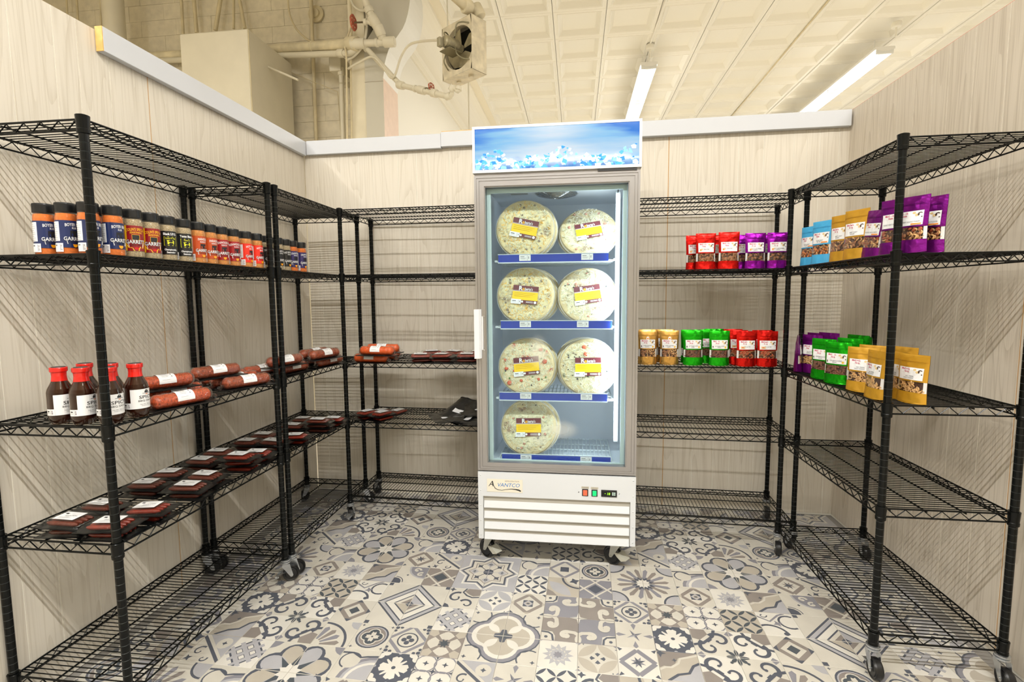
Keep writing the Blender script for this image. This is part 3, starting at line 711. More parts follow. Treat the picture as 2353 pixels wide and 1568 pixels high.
# two horizontal pipes with their fittings
def pipe_run(name, pts, r, label, fit=(), m=None):
    o = empty(name, pts[0], label=label, cat='pipe')
    q = [Vector(p) - Vector(pts[0]) for p in pts]
    part('tube', MB().tube(q, r, 12), m or M_duct, o)
    for t, ln, k in fit:
        i = int(t); a, b = q[i], q[min(i+1, len(q)-1)]; d = (b-a).normalized(); c = a.lerp(b, t-i)
        part('coupling', MB().tube([c - d*ln/2, c - d*ln/2 + d*.006, c + d*ln/2 - d*.006, c + d*ln/2], [r*k, r*(k+.12), r*(k+.12), r*k], 14), m or M_duct, o)
    return o
PY = 5.53
M_rust = mat('rusty_cream_pipe', (216, 204, 172), .55, var=(5, .28))
pipe_run('steam_pipe', [at(340, 131, Y=PY), at(617, 114, Y=PY), at(818, 101, Y=4.90)], .048, 'thick rust-stained cream pipe running along the block wall', ((1.55, .02, 1.05), (1.97, .14, 1.3)), M_rust)
pipe_run('return_pipe', [at(365, 140, Y=PY-.02), at(618, 129, Y=PY-.02), at(806, 122, Y=4.93), at(818, 113, Y=4.92), at(821, 106, Y=4.92)], .030, 'thinner cream pipe running just below the thick rusty pipe', ((1.9, .09, 1.25),))
pipe_run('branch_pipe', [at(818, 101, Y=4.88), at(905, 96, Y=4.88)], .033, 'short cream branch pipe with hex end cap before the curved wall', ((0.05, .14, 1.35), (0.55, .03, 1.1), (0.88, .11, 1.35), (.995, .03, .95)))
# slanted riser coming down to the branch
o = pipe_run('slanted_pipe', [at(826, -30, Y=4.75), at(855, 40, Y=4.80), at(872, 70, Y=4.84), at(882, 95, Y=4.88)], .033, 'slanted cream pipe dropping from the ceiling to the branch pipe', ((0.75, .05, 1.2), (1.3, .10, 1.35), (2.0, .09, 1.35), (2.6, .05, 1.1)))
M_handle = mat('rusty_red_handwheel', (178, 92, 66), .6, var=(60, .4))
def valve(name, c, ax, r, label, stem):
    o = empty(name, c, label=label, cat='valve')
    ax = Vector(ax).normalized(); u = ax.orthogonal().normalized(); w_ = ax.cross(u)
    ring = [u*(cos(2*pi*k/20)*r*(1+.06*cos(6*2*pi*k/20))) + w_*(sin(2*pi*k/20)*r*(1+.06*cos(6*2*pi*k/20))) for k in range(20)]
    mb = MB().tube(ring, r*.15, 6, closed=True)
    for k in range(6): mb.tube([Vector((0, 0, 0)), u*(cos(pi*k/3)*r) + w_*(sin(pi*k/3)*r)], r*.12, 5)
    mb.blob((0, 0, 0), r*.22, n=8); part('handwheel', mb, M_handle, o)
    part('stem', MB().tube([Vector((0, 0, 0)), ax*stem*.5, ax*stem*.5, ax*stem], [.008, .008, .017, .017], 8), mat('valve_metal', (128, 118, 92), .4, metal=.6), o)
    return o
vc = at(812, 52, Y=4.82); vt = at(858, 50, Y=4.82)
valve('gate_valve', vc, vt - vc, .062, 'red handwheel valve on the slanted pipe, seen nearly edge on', (vt - vc).length)
pipe_run('valve_branch', [vt - (vt-vc)*.45, vt + (vt-vc)*.1], .022, 'short side branch joining the handwheel valve to the slanted pipe', ((.1, .03, 1.3), (.75, .06, 1.6)))
# lower supply line toward the heater
HY = 4.55
L = [at(838, 106, Y=4.92), at(862, 133, Y=4.88), at(921, 196, Y=4.72), at(1030, 222, Y=4.42), at(1034, 222, Y=4.42)]
pipe_run('supply_pipe', L[:4], .025, 'cream supply pipe sloping down below the curved wall to the heater', ((0.1, .06, 1.3), (2.0, .08, 1.35), (2.32, .02, 1.15), (2.46, .09, 1.3), (2.72, .07, 1.3)))
E2 = smooth_path([at(1029, 222, Y=4.42), at(1038, 217, Y=4.40), at(1039, 203, Y=4.38), at(1044, 201, Y=4.38), at(1052, 209, Y=4.36), at(1055, 200, Y=4.36)], 4)
pipe_run('elbow_pipe', E2, .021, 'bent cream elbow pipe rising under the unit heater', ((0.5, .05, 1.3), (8, .05, 1.25), (18.5, .03, 1.35)))
v2 = at(991, 199, Y=4.50); v3 = at(976, 208, Y=4.56)
valve('gate_valve', v2, v3 - v2, .030, 'small red handwheel valve on the supply pipe below the heater', (v3 - v2).length + .03)
pipe_run('overhead_pipe', [at(1010, -40, Y=4.15), at(1071, 15, Y=4.25), at(1096, 24, Y=4.33), at(1103, 38, Y=4.33)], .040, 'thick cream overhead pipe bending down behind the unit heater', ((1.1, .07, 1.25), (2.2, .10, 1.2)), M_rust)
# looping cable from the wall to the heater motor
tube_thing('cable', smooth_path([at(800, 158, Y=4.95), at(826, 143, Y=4.9), at(856, 131, Y=4.84), at(880, 154, Y=4.8), at(897, 178, Y=4.75), at(908, 172, Y=4.7), at(921, 132, Y=4.65), at(940, 104, Y=4.6), at(970, 95, Y=4.5), at(1018, 92, Y=4.35)]), .011, M_duct, 'cream cable looping from the wall up to the heater motor', 'cable')
tube_thing('cable', smooth_path([at(843, 20, Y=4.9), at(842, 70, Y=4.9), at(834, 103, Y=4.9), at(815, 128, Y=4.95), at(798, 138, Y=4.97)]), .012, M_duct, 'cream cable curving from the slanted pipe to the small box', 'cable')
tube_thing('cable', smooth_path([at(803, -10, Y=4.95), at(812, 12, Y=4.95), at(826, 23, Y=4.95), at(843, 24, Y=4.93)]), .013, M_duct, 'short cream cable sweeping to the top of the slanted pipe', 'cable')
tube_thing('conduit', [at(808, 320, Y=4.98), at(806, 160, Y=4.98), at(808, 60, Y=4.98), at(804, -20, Y=4.98)], .010, M_creamdark, 'thin brownish conduit beside the cream pier, right of the small box', 'conduit')
tube_thing('conduit', smooth_path([at(809, 55, Y=4.9), at(797, 90, Y=4.9), at(793, 110, Y=4.9), at(796, 140, Y=4.9), at(798, 320, Y=4.95)], 4), .009, M_creamdark, 'kinked thin conduit leaning past the branch pipe', 'conduit')
bx = at(775, 147, Y=5.3)
o = link('junction_box', MB().box(bx.x-.07, bx.x+.06, 5.25, 5.55, bx.z-.09, bx.z+.08, 0, .006).mesh('junction_box', M_duct)); tag(o, 'small square cream junction box under the horizontal pipes', 'junction box')
pipe_run('drop_pipe', [at(784, 165, Y=5.3), at(789, 330, Y=5.3)], .026, 'short cream drop pipe below the small junction box', ((0.0, .08, 1.25), (.17, .01, 1.12)))
tube_thing('cable', [at(624, 148, Y=5.5), at(776, 211, Y=5.5), at(785, 330, Y=5.5)], .005, M_creamdark, 'thin brown wire sagging across the block wall to the drop pipe', 'cable')
for x0, l_ in ((1027, 'thin hanging rod left of the unit heater'), (1079, 'thin hanging rod over the right side of the unit heater')):
    q = at(x0, -20, Y=4.4); tube_thing('hanger_rod', [(q.x, 4.4, 4.65), (q.x, 4.4, at(x0, 62 if x0 < 1050 else 36, Y=4.4).z)], .006, M_duct, l_, 'rod')
tube_thing('hanger_rod', [(at(1077, 222, Y=6.0).x, 6.0, 4.66), at(1078, 300, Y=6.0)], .008, M_duct, 'thin white rod hanging below the cornice', 'rod')
# ---- unit heater
K_ = Vector((-.854, 4.208, 3.266)); Lc = Vector((-1.159, 4.416, 3.266)); Rr = Vector((-.742, 4.330, 3.266)); HH = .43
ex = (K_ - Lc); wd = ex.length; ex.normalize(); dep = .17; ang = atan2(ex.y, ex.x)
M_heat = mat('heater_enamel', (214, 202, 174), .45, var=(14, .22)); M_heatd = mat('heater_dark', (46, 44, 34), .6, var=(30, .4))
h = empty('unit_heater', K_, ang, label='square cream unit heater with fan hanging over the freezer', cat='heater')
# local: face plane y=0 (fan faces local -y), x from -wd to 0, depth +y
mb = MB(); n = 28; R0 = .172; cxh, czh = -wd/2 + .02, HH/2
sq = []
for k in range(n):
    a = 2*pi*k/n; c_, s_ = cos(a), sin(a); t = 1/max(abs(c_)/(wd/2 - .004), abs(s_)/(HH/2 - .004)); sq.append((-wd/2 + c_*t, HH/2 + s_*t))
mb.add([(cxh + R0*cos(2*pi*k/n), .004, czh + R0*sin(2*pi*k/n)) for k in range(n)] + [(x, 0, z) for x, z in sq], [(k, (k+1) % n, n+(k+1) % n, n+k) for k in range(n)])
mb.add([(cxh + R0*cos(2*pi*k/n), .004, czh + R0*sin(2*pi*k/n)) for k in range(n)] + [(cxh + R0*cos(2*pi*k/n), .05, czh + R0*sin(2*pi*k/n)) for k in range(n)], [(k, n+k, n+(k+1) % n, (k+1) % n) for k in range(n)])
part('front_plate', mb, M_heat, h)
part('casing', MB().box(-wd, 0, .0, dep, 0, .003).box(-wd, 0, 0, dep, HH-.003, HH).box(-wd, -wd+.003, 0, dep, 0, HH).box(-.003, 0, 0, dep, 0, HH), M_heat, h)
part('coil', MB().box(-wd+.01, -.01, dep-.03, dep-.005, .01, HH-.01), M_heatd, h)
for k in range(4):
    a = pi/2*k + .5; bl = MB()
    pts = [(.03, -.02), (.13, -.080), (.160, -.03), (.160, .045), (.11, .075), (.03, .02)]
    bl.add([(cxh + x*cos(a) - z*sin(a), .045 + .35*z, czh + x*sin(a) + z*cos(a)) for x, z in pts], [(0, 1, 2, 3, 4, 5)])
    bl.add([(cxh + x*cos(a) - z*sin(a), .047 + .35*z, czh + x*sin(a) + z*cos(a)) for x, z in pts], [(5, 4, 3, 2, 1, 0)])
    part('fan_blade', bl, mat('dusty_blade', (150, 138, 104), .6, var=(20, .3)), h)
part('motor', MB().lathe([(.03, -.16), (.045, -.15), (.05, -.13), (.05, -.02), (.038, -.005), (.03, .04)], 20, 0, (cxh, 0, czh), 'y'), mat('motor_metal', (164, 154, 124), .4, metal=.4, var=(40, .3)), h)
part('motor_bracket', MB().box(cxh-.05, cxh+.07, -.16, -.02, czh-.075, czh-.068).box(cxh-.05, cxh+.07, -.022, -.018, czh-.075, czh-.02), mat('bracket_metal', (120, 112, 84), .5, metal=.4), h)
for sx, sz in ((-.09, .13), (.10, .15), (-.10, -.14), (.10, -.13)):
    part('motor_arm', MB().tube(smooth_path([(cxh + sx*.5, -.08, czh + sz*.3), (cxh + sx*.8, -.09, czh + sz*.8), (cxh + sx, -.05, czh + sz), (cxh + sx*1.3, .0, czh + sz*1.02)], 4), .006, 6), mat('arm_metal', (140, 134, 108), .4, metal=.6), h)
part('conduit_box', MB().box(cxh-.04, cxh+.0, -.20, -.16, czh-.05, czh+.02, 0, .004), mat('box_metal', (158, 150, 124), .5, metal=.3), h)
part('pipe_port', MB().lathe([(.022, -.02), (.022, 0)], 12, 0, (-.10, dep*.5, 0)), M_heat, h); part('pipe_port', MB().lathe([(.02, -.012), (.02, 0)], 12, 0, (-.27, dep*.6, 0)), M_heat, h)

# ---- fluorescent fixtures in the hall and over the aisle
def fixture(x, y, z, length, label, rz=0.0, nseg=2, emit=M_tubelamp):
    o = empty('tube_fixture', (x, y, z), rz, label=label, cat='ceiling light')
    part('housing', MB().extrude([(-.11, 0), (.11, 0), (.112, -.03), (.105, -.032), (.035, -.052), (-.035, -.052), (-.105, -.032), (-.112, -.03)], 0, length, 'xz'), mat('fixture_enamel', (238, 236, 230), .35), o)
    L_ = length / nseg
    for yy in (.25, length-.25): part('stem', MB().tube([(0, yy, -.001), (0, yy, CZ - z - .002)], .008, 6), mat('fixture_enamel', (238, 236, 230), .35), o)
    for sx in (-.078, .078):
        for k in range(nseg): part('tube', MB().tube([(sx, .03 + k*L_, -.066), (sx, (k+1)*L_ - .03, -.066)], .016, 8), emit, o)
    for k in range(nseg + 1):
        yy = min(max(k*L_, .012), length-.012)
        part('lamp_holder', MB().box(-.10, .10, yy-.010, yy+.010, -.085, -.03, 0, .003), mat('holder_white', (228, 228, 224), .4), o)
    return o
f1 = fixture(.94, 7.05, 4.46, 4.9, 'lit twin tube ceiling light directly behind the freezer header', nseg=4)
f2 = fixture(3.80, 7.05, 4.46, 4.9, 'lit twin tube ceiling light near the right partition wall', nseg=4)
for o_, x, y in ((f1, .94, 6.98), (f2, 3.80, 6.85)):
    j = link('ceiling_box', MB().lathe([(.05, 0), (.055, .01), (.055, .05), (.05, .06)], 14).lathe([(.012, -.10), (.012, 0)], 8).mesh('ceiling_box', M_tin), None, (x, y, 4.58))
    tag(j, 'small round ceiling box feeding the tube light ' + ('behind the freezer' if o_ is f1 else 'by the right wall'), 'ceiling box')
tube_thing('conduit', [(.935, 6.98, 4.64), (.97, 5.9, 4.64), (1.0, 5.55, 4.64), (.80, 5.25, 4.64)], .012, M_tin, 'cream conduit on the tin ceiling leading to the left tube light', 'conduit')
tube_thing('conduit', [(2.75, 5.0, 4.64), (2.80, 10.5, 4.64)], .010, M_creamdark, 'long conduit on the tin ceiling between the two tube lights', 'conduit')
for i_, (x, y) in enumerate(((-3.75, -.45), (-1.2, -.45), (1.35, -.45))):
    for yy, rw in ((-.45, 'nearest row overhead'), (-4.1, 'middle row'), (-6.6, 'farthest row behind')): fixture(x, yy, 4.50, 2.4, ('left', 'centre', 'right')[i_] + ' twin tube ceiling light in the ' + rw + ' of the viewer', -pi/2, 1, M_tubelamp)['group'] = 'tube lights in rows across the ceiling'

# ================================================================== WIRE SHELVING
UL, UD = 0.88, 0.426                      # post centres, length and depth
ZL = [1.93, 1.5433, 1.0156, 0.6404, 0.1646]
def make_unit():
    root = empty('wire_shelving_unit'); hx, hy = UL/2, UD/2
    post = MB(); prof = []; z = .10
    prof = [(.0127, .105)]
    while z < 1.90:
        z += .0254; prof += [(.0127, z-.0008), (.0117, z), (.0127, z+.0008)]
    prof += [(.0127, 1.926), (.0115, 1.932), (.004, 1.934)]
    mis = []
    for a, b in zip(prof[:-1], prof[1:]): mis.append(1 if abs(a[0]-b[0]) > .0005 and a[1] < 1.91 else 0)
    post.lathe(prof, 14, 0, mis=mis); pm = post.mesh('post', [M_black, M_postmark])
    col = MB(); col.lathe([(.0150, -.052), (.0168, -.050), (.0172, -.040), (.0160, -.038), (.0178, -.006), (.0182, -.001), (.0172, 0), (.0130, 0)], 16, capb=True, capt=True)
    cm = col.mesh('collar', M_black)
    fr = MB()
    def rail(a, b, nz, inset):
        a, b = Vector(a), Vector(b); d = (b-a).normalized(); a2, b2 = a + d*inset, b - d*inset
        for dz in (-.010, -.040): fr.tube([a2 + Vector((0, 0, dz)), b2 + Vector((0, 0, dz))], .0032, 6)
        zz = [a2.lerp(b2, .02 + .96*k/nz) + Vector((0, 0, -.0125 if k % 2 == 0 else -.0375)) for k in range(nz+1)]
        fr.tube(zz, .0022, 5, smooth=False)
    rail((-hx, -hy, 0), (hx, -hy, 0), 28, .014); rail((-hx, hy, 0), (hx, hy, 0), 28, .014)
    rail((-hx, -hy, 0), (-hx, hy, 0), 13, .014); rail((hx, -hy, 0), (hx, hy, 0), 13, .014)
    fm = fr.mesh('frame', M_black)
    rods = MB()
    for y in (-hy+.030, -hy+.150, hy-.150, hy-.030): rods.tube([(-hx, y, -.0165), (hx, y, -.0165)], .0030, 6)
    rm = rods.mesh('support_rods', M_black)
    wi = MB(); nw = 42
    for k in range(nw):
        x = -hx + .022 + (UL-.044)*k/(nw-1)
        wi.tube([(x, -hy - .001, -.0125), (x, -hy+.004, -.0115), (x, hy-.004, -.0115), (x, hy+.001, -.0125)], .0019, 5)
    wm = wi.mesh('wire_deck', M_black)
    for sx in (-1, 1):
        for sy in (-1, 1): link('post', pm, root, (sx*hx, sy*hy, 0))
    for z in ZL:
        s = link('shelf', fm, root, (0, 0, z))
        link('support_rods', rm, s); link('wire_deck', wm, s)['kind'] = 'stuff'
        for sx in (-1, 1):
            for sy in (-1, 1): link('collar', cm, s, (sx*hx, sy*hy, 0))
    # casters
    for k, (sx, sy) in enumerate(((-1,-1), (1,-1), (-1,1), (1,1))):
        c = link('caster', CAST[0], root, (sx*hx, sy*hy, 0))
        link('wheel', CAST[1], c, (0, .024, .038))
        if sy < 0: link('brake_lever', CAST[2], c)
    return root
def caster_meshes(r=.038, zt=.115):
    f = MB(); f.lathe([(.016, zt-.010), (.023, zt-.008), (.023, zt-.002), (.013, zt)], 16).lathe([(.020, zt-.022), (.024, zt-.018), (.024, zt-.012), (.018, zt-.010)], 16)
    for sx in (-1, 1):
        p_ = [(-.014, zt-.022), (.020, zt-.022), (.034, .034), (.030, .026), (.022, .026), (-.016, zt-.03)]
        k0 = len(f.v); f.extrude(p_, sx*.0165, sx*.0185, 'yz')
    f.tube([(-.021, .024, .038), (.021, .024, .038)], .005, 8)
    w_ = MB().lathe([(.008, -.0125), (r-.012, -.0125), (r-.010, -.010), (r-.003, -.0135), (r, -.008), (r, .008), (r-.003, .0135), (r-.010, .010), (r-.012, .0125), (.008, .0125)], 24, 0, (0, 0, 0), 'x')
    b = MB().add([(-.020, .01, .055), (.020, .01, .055), (.022, -.030, .045), (.010, -.046, .030), (-.010, -.046, .030), (-.022, -.030, .045)], [(0,1,2,3,4,5), (5,4,3,2,1,0)]).box(-.006, .006, -.05, -.03, .022, .032, 0, .002)
    return f.mesh('caster', M_zinc), w_.mesh('wheel', M_rubber), b.mesh('brake_lever', M_zinc)
CAST = caster_meshes()
def cast_turn(root, angs):
    i = 0
    for c in root.children:
        if c.name.split('.')[0] == 'caster': c.rotation_euler.z = angs[i]; i += 1
U1 = make_unit()
units = [U1] + [copy_tree(U1) for _ in range(4)]
CH.clear()
UB = atan2(2.801-2.8876, 2.589)
def upos(u, x, y, rz, ln, lab): place(u, (x, y, 0), rz, (ln/UL, 1, 1), label=lab, cat='shelving'); u['group'] = 'black wire shelving units'
# for left units local -y (front) must face +x: rz = +90deg ;  right unit front faces -x: rz = -90deg
upos(U1, -1.635, 1.7663, pi/2, .8708, 'black wire shelving unit on the left nearest the viewer, holding sauce bottles')
upos(units[1], -1.6327, 2.7033, pi/2, .8984, 'black wire shelving unit in the back left corner, second along the left wall')
bdir = Vector((cos(UB), sin(UB)))
l_ = Vector((-1.3993, 3.1008)) + bdir*(UL/2); r_ = Vector((1.186, 3.0147)) - bdir*(UL/2)
upos(units[2], l_.x, l_.y, UB, UL, 'black wire shelving unit against the back wall left of the freezer')
upos(units[3], r_.x, r_.y, UB, UL, 'black wire shelving unit against the back wall right of the freezer')
upos(units[4], 1.2996, 2.3237, -pi/2, .8781, 'black wire shelving unit along the right wall, holding the blue and gold pouches')
# order of casters: (-x,-y) (+x,-y) (-x,+y) (+x,+y) in the unit's own frame
cast_turn(U1, [-2.62, -2.62, -2.7, -2.5]); cast_turn(units[1], [-2.5, -2.8, -2.62, .6]); cast_turn(units[2], [.2, 1.0, 1.0, .5]); cast_turn(units[3], [0.4, .3, 0.5, 3.0]); cast_turn(units[4], [4.5, 4.65, 4.75, 4.6])

# ================================================================== GLASS DOOR FREEZER
FX0, FX1, FY = -0.5035, 0.3010, 2.461
FZ = empty('display_freezer', ((FX0+FX1)/2, FY, 0), 0, label='tall white glass door display freezer with blue lit header and pizzas', cat='freezer')
W2 = (FX1-FX0)/2; DEP = .60
def P(name, mb, mats, label=None, parent=None): return part(name, mb, mats, parent or FZ, label=label)
# header
hz0, hz1 = 1.997, 2.2155
P('header_frame', MB().box(-W2, W2, .004, .06, hz0, hz1).box(-W2, W2, -.006, .004, hz1-.012, hz1).box(-W2, W2, -.006, .004, hz0, hz0+.014).box(-W2, -W2+.012, -.006, .004, hz0+.014, hz1-.012).box(W2-.012, W2, -.006, .004, hz0+.014, hz1-.012), M_cabedge)
def sign_mat():
    m = bpy.data.materials.new('ice_sign'); m.use_nodes = True; nt = m.node_tree; b = nt.nodes['Principled BSDF']; N = nt.nodes.new; L = nt.links.new
    tc = N('ShaderNodeTexCoord'); sp = N('ShaderNodeSeparateXYZ'); L(tc.outputs['Object'], sp.inputs[0])
    zz = N('ShaderNodeMapRange'); zz.inputs[1].default_value = hz0; zz.inputs[2].default_value = hz1; L(sp.outputs['Z'], zz.inputs[0])
    # sky streaks
    mp = N('ShaderNodeMapping'); mp.inputs['Scale'].default_value = (1.2, 1, 9); L(tc.outputs['Object'], mp.inputs[0])
    n = N('ShaderNodeTexNoise'); n.inputs['Scale'].default_value = 1.6; n.inputs['Detail'].default_value = 3; L(mp.outputs[0], n.inputs['Vector'])
    xa = N('ShaderNodeMath'); xa.operation = 'ABSOLUTE'; L(sp.outputs['X'], xa.inputs[0])
    x2 = N('ShaderNodeMapRange'); x2.inputs[1].default_value = .02; x2.inputs[2].default_value = .42; x2.inputs[3].default_value = .40; x2.inputs[4].default_value = -.04; L(xa.outputs[0], x2.inputs[0])
    zc = N('ShaderNodeMapRange'); zc.inputs[1].default_value = 1.0; zc.inputs[2].default_value = .45; zc.inputs[3].default_value = -.12; zc.inputs[4].default_value = .22; L(zz.outputs[0], zc.inputs[0])
    a1 = N('ShaderNodeMath'); a1.operation = 'ADD'; L(n.outputs['Fac'], a1.inputs[0]); L(x2.outputs[0], a1.inputs[1])
    a2 = N('ShaderNodeMath'); a2.operation = 'ADD'; L(a1.outputs[0], a2.inputs[0]); L(zc.outputs[0], a2.inputs[1])
    cr = N('ShaderNodeValToRGB'); e = cr.color_ramp.elements; e[0].position = .52; e[0].color = rgb(14, 118, 226); e[1].position = 1.0; e[1].color = rgb(232, 244, 250)
    q = e.new(.70); q.color = rgb(150, 208, 246); L(a2.outputs[0], cr.inputs[0])
    # ice cubes along the bottom
    v = N('ShaderNodeTexVoronoi'); v.inputs['Scale'].default_value = 26; v.distance = 'MANHATTAN'; L(tc.outputs['Object'], v.inputs['Vector'])
    v2 = N('ShaderNodeTexNoise'); v2.inputs['Scale'].default_value = 30; v2.inputs['Detail'].default_value = 3; v2.inputs['Distortion'].default_value = 1.5; L(tc.outputs['Object'], v2.inputs['Vector'])
    ml = N('ShaderNodeMath'); ml.operation = 'MULTIPLY_ADD'; L(v.outputs['Distance'], ml.inputs[0]); ml.inputs[1].default_value = .55; L(v2.outputs['Fac'], ml.inputs[2])
    c2 = N('ShaderNodeValToRGB'); e = c2.color_ramp.elements; e[0].position = .42; e[0].color = rgb(236, 246, 252); e[1].position = .80; e[1].color = rgb(40, 132, 220); q = e.new(.60); q.color = rgb(136, 196, 240); L(ml.outputs[0], c2.inputs[0])
    nb = N('ShaderNodeTexNoise'); nb.inputs['Scale'].default_value = 12; L(tc.outputs['Object'], nb.inputs['Vector'])
    ed = N('ShaderNodeMath'); ed.operation = 'MULTIPLY_ADD'; L(nb.outputs['Fac'], ed.inputs[0]); ed.inputs[1].default_value = .40; ed.inputs[2].default_value = .20
    lt = N('ShaderNodeMath'); lt.operation = 'SUBTRACT'; L(ed.outputs[0], lt.inputs[0]); L(zz.outputs[0], lt.inputs[1])
    l2 = N('ShaderNodeMapRange'); l2.inputs[1].default_value = .10; l2.inputs[2].default_value = .35; L(lt.outputs[0], l2.inputs[0])
    mx = N('ShaderNodeMix'); mx.data_type = 'RGBA'; L(l2.outputs[0], mx.inputs[0]); L(cr.outputs[0], mx.inputs[6]); L(c2.outputs[0], mx.inputs[7])
    b.inputs['Base Color'].default_value = rgb(30, 60, 90); b.inputs['Roughness'].default_value = .06; b.inputs['Coat Weight'].default_value = .6; b.inputs['Coat Roughness'].default_value = .02
    L(mx.outputs[2], b.inputs['Emission Color']); b.inputs['Emission Strength'].default_value = 1.15
    return m
P('sign_panel', MB().box(-W2+.012, W2-.012, -.002, .004, hz0+.014, hz1-.012), sign_mat(), 'backlit blue sign with ice cubes')
ice = Art(); ri = random.Random(12)
Mice = [mat('ice_print_' + n_, c_, .2, emit=(c_, .95)) for n_, c_ in (('white', (240, 248, 252)), ('pale', (186, 220, 246)), ('sky', (118, 184, 240)), ('mid', (66, 150, 230)), ('deep', (34, 118, 208)))]
for k in range(230):
    u = ri.uniform(-W2+.016, W2-.016); hmax = (hz1-hz0)*(.30 + .10*sin(u*17+1) + .06*sin(u*41)); v = ri.uniform(.0, 1)**.9*hmax; s_ = ri.uniform(.004, .013)*(1.25 - v/hmax*.5)
    a0 = ri.uniform(0, 6.28); n_ = ri.choice((3, 4, 4, 5)); pts = []
    for q in range(n_):
        a_ = a0 + 6.28*q/n_ + ri.uniform(-.3, .3); r_ = s_*ri.uniform(.7, 1.3); pts.append((max(-W2+.0135, min(W2-.0135, u+r_*cos(a_)*1.3)), max(hz0+.0155, min(hz1-.02, hz0+.015+v+r_*sin(a_)))))
    ice.poly(Mice[ri.choice((0, 1, 1, 2, 2, 3, 3, 4))], pts)
P('ice_print', ice.mesh('ice_print', lambda u, v, h: (u, -.0021-h*.02, v)), None, 'faceted ice cubes printed along the sign')
P('header_box', MB().box(-W2+.003, W2-.003, .06, DEP, hz0-.0, hz1-.004), M_cab)
P('hinge_plate', MB().box(.20, W2-.02, -.002, .05, hz0-.012, hz0-.002), mat('dark_steel', (70, 70, 72), .3, metal=.8))
P('top_rail', MB().box(-W2+.006, W2-.006, .012, .06, hz0-.022, hz0), M_steel)
# cabinet shell (walls around the cavity)
cz0, cz1 = .505, 1.975
ix = W2 - .058
P('cabinet', MB().box(-W2+.006, -ix, .045, DEP, cz0, cz1).box(ix, W2-.006, .045, DEP, cz0, cz1).box(-ix, ix, DEP-.05, DEP, cz0, cz1).box(-ix, ix, .045, DEP-.05, cz1-.045, cz1).box(-ix, ix, .045, DEP-.05, cz0, cz0+.022), M_inner)
P('cabinet_skin', MB().box(-W2+.004, -W2+.0065, .045, DEP+.002, .5, hz0).box(W2-.0065, W2-.004, .045, DEP+.002, .5, hz0), M_cab)
# door frame with stepped profile
dz0, dz1 = .507, 1.985
door = MB()
def frame(mb, x0, x1, z0, z1, wd_, y0, y1, mi=0):
    mb.box(x0, x0+wd_, y0, y1, z0, z1, mi).box(x1-wd_, x1, y0, y1, z0, z1, mi).box(x0+wd_, x1-wd_, y0, y1, z0, z0+wd_, mi).box(x0+wd_, x1-wd_, y0, y1, z1-wd_, z1, mi)
for k_, (ins, w_, yf) in enumerate(((0.0, .010, .004), (.010, .004, .008), (.014, .010, .002), (.024, .004, .006), (.028, .022, .0), (.050, .004, .008))):
    frame(door, -W2+.004+ins, W2-.004-ins, dz0+ins*.8, dz1-ins, w_, yf, .040)
D_ = P('door', door, M_steel, 'brushed aluminium glass door')
part('gasket', (lambda m_: (frame(m_, -ix+.002, ix-.002, cz0+.032, cz1-.047, .020, .040, .050), m_)[1])(MB()), M_gasket, D_)
gm = film_mat('door_glass', (232, 242, 244), .02, .40, .03)
# condensation patches on the glass
nt = gm.node_tree; N = nt.nodes.new; L = nt.links.new; out = [n for n in nt.nodes if n.type == 'OUTPUT_MATERIAL'][0]; src = out.inputs[0].links[0].from_socket
tc = N('ShaderNodeTexCoord'); acc = None
for (px, py, rx, rz, st) in ((1236, 808, .055, .085, .34), (1288, 988, .095, .052, .34), (1240, 1010, .06, .05, .2)):
    c_ = at(px, py, Y=FY+.02); sub = N('ShaderNodeVectorMath'); sub.operation = 'SUBTRACT'; sub.inputs[1].default_value = (c_.x - (FX0+FX1)/2, .02, c_.z); L(tc.outputs['Object'], sub.inputs[0])
    mu = N('ShaderNodeVectorMath'); mu.operation = 'MULTIPLY'; mu.inputs[1].default_value = (1/rx, 0, 1/rz); L(sub.outputs[0], mu.inputs[0])
    le = N('ShaderNodeVectorMath'); le.operation = 'LENGTH'; L(mu.outputs[0], le.inputs[0])
    mr = N('ShaderNodeMapRange'); mr.interpolation_type = 'SMOOTHSTEP'; mr.inputs[1].default_value = .25; mr.inputs[2].default_value = 1.15; mr.inputs[3].default_value = st; mr.inputs[4].default_value = 0; L(le.outputs['Value'], mr.inputs[0])
    if acc is None: acc = mr.outputs[0]
    else:
        mxx = N('ShaderNodeMath'); mxx.operation = 'MAXIMUM'; L(acc, mxx.inputs[0]); L(mr.outputs[0], mxx.inputs[1]); acc = mxx.outputs[0]
df = N('ShaderNodeBsdfDiffuse'); df.inputs[0].default_value = rgb(226, 226, 214); mh = N('ShaderNodeMixShader'); L(acc, mh.inputs[0]); L(src, mh.inputs[1]); L(df.outputs[0], mh.inputs[2]); L(mh.outputs[0], out.inputs[0])
part('glass', MB().add([(-W2+.055, .020, dz0+.045), (W2-.055, .020, dz0+.045), (W2-.055, .020, dz1-.055), (-W2+.055, .020, dz1-.055)], [(0, 1, 2, 3)]), gm, D_)
hx_ = -W2 + .006
part('handle', MB().extrude([(hx_-.004, 0), (hx_+.028, 0), (hx_+.028, -.010), (hx_+.020, -.030), (hx_-.004, -.034)], 1.09, 1.335, 'xy').box(hx_+.028, hx_+.036, -.006, .0, 1.13, 1.30, 0, .002), mat('handle_white', (224, 222, 220), .35), D_, label='pale plastic door handle')
for z in (1.13, 1.30): part('handle_screw', MB().lathe([(.004, -.0035), (.004, .0)], 8, 0, (hx_+.040, 0, z), 'y'), M_zinc, D_)
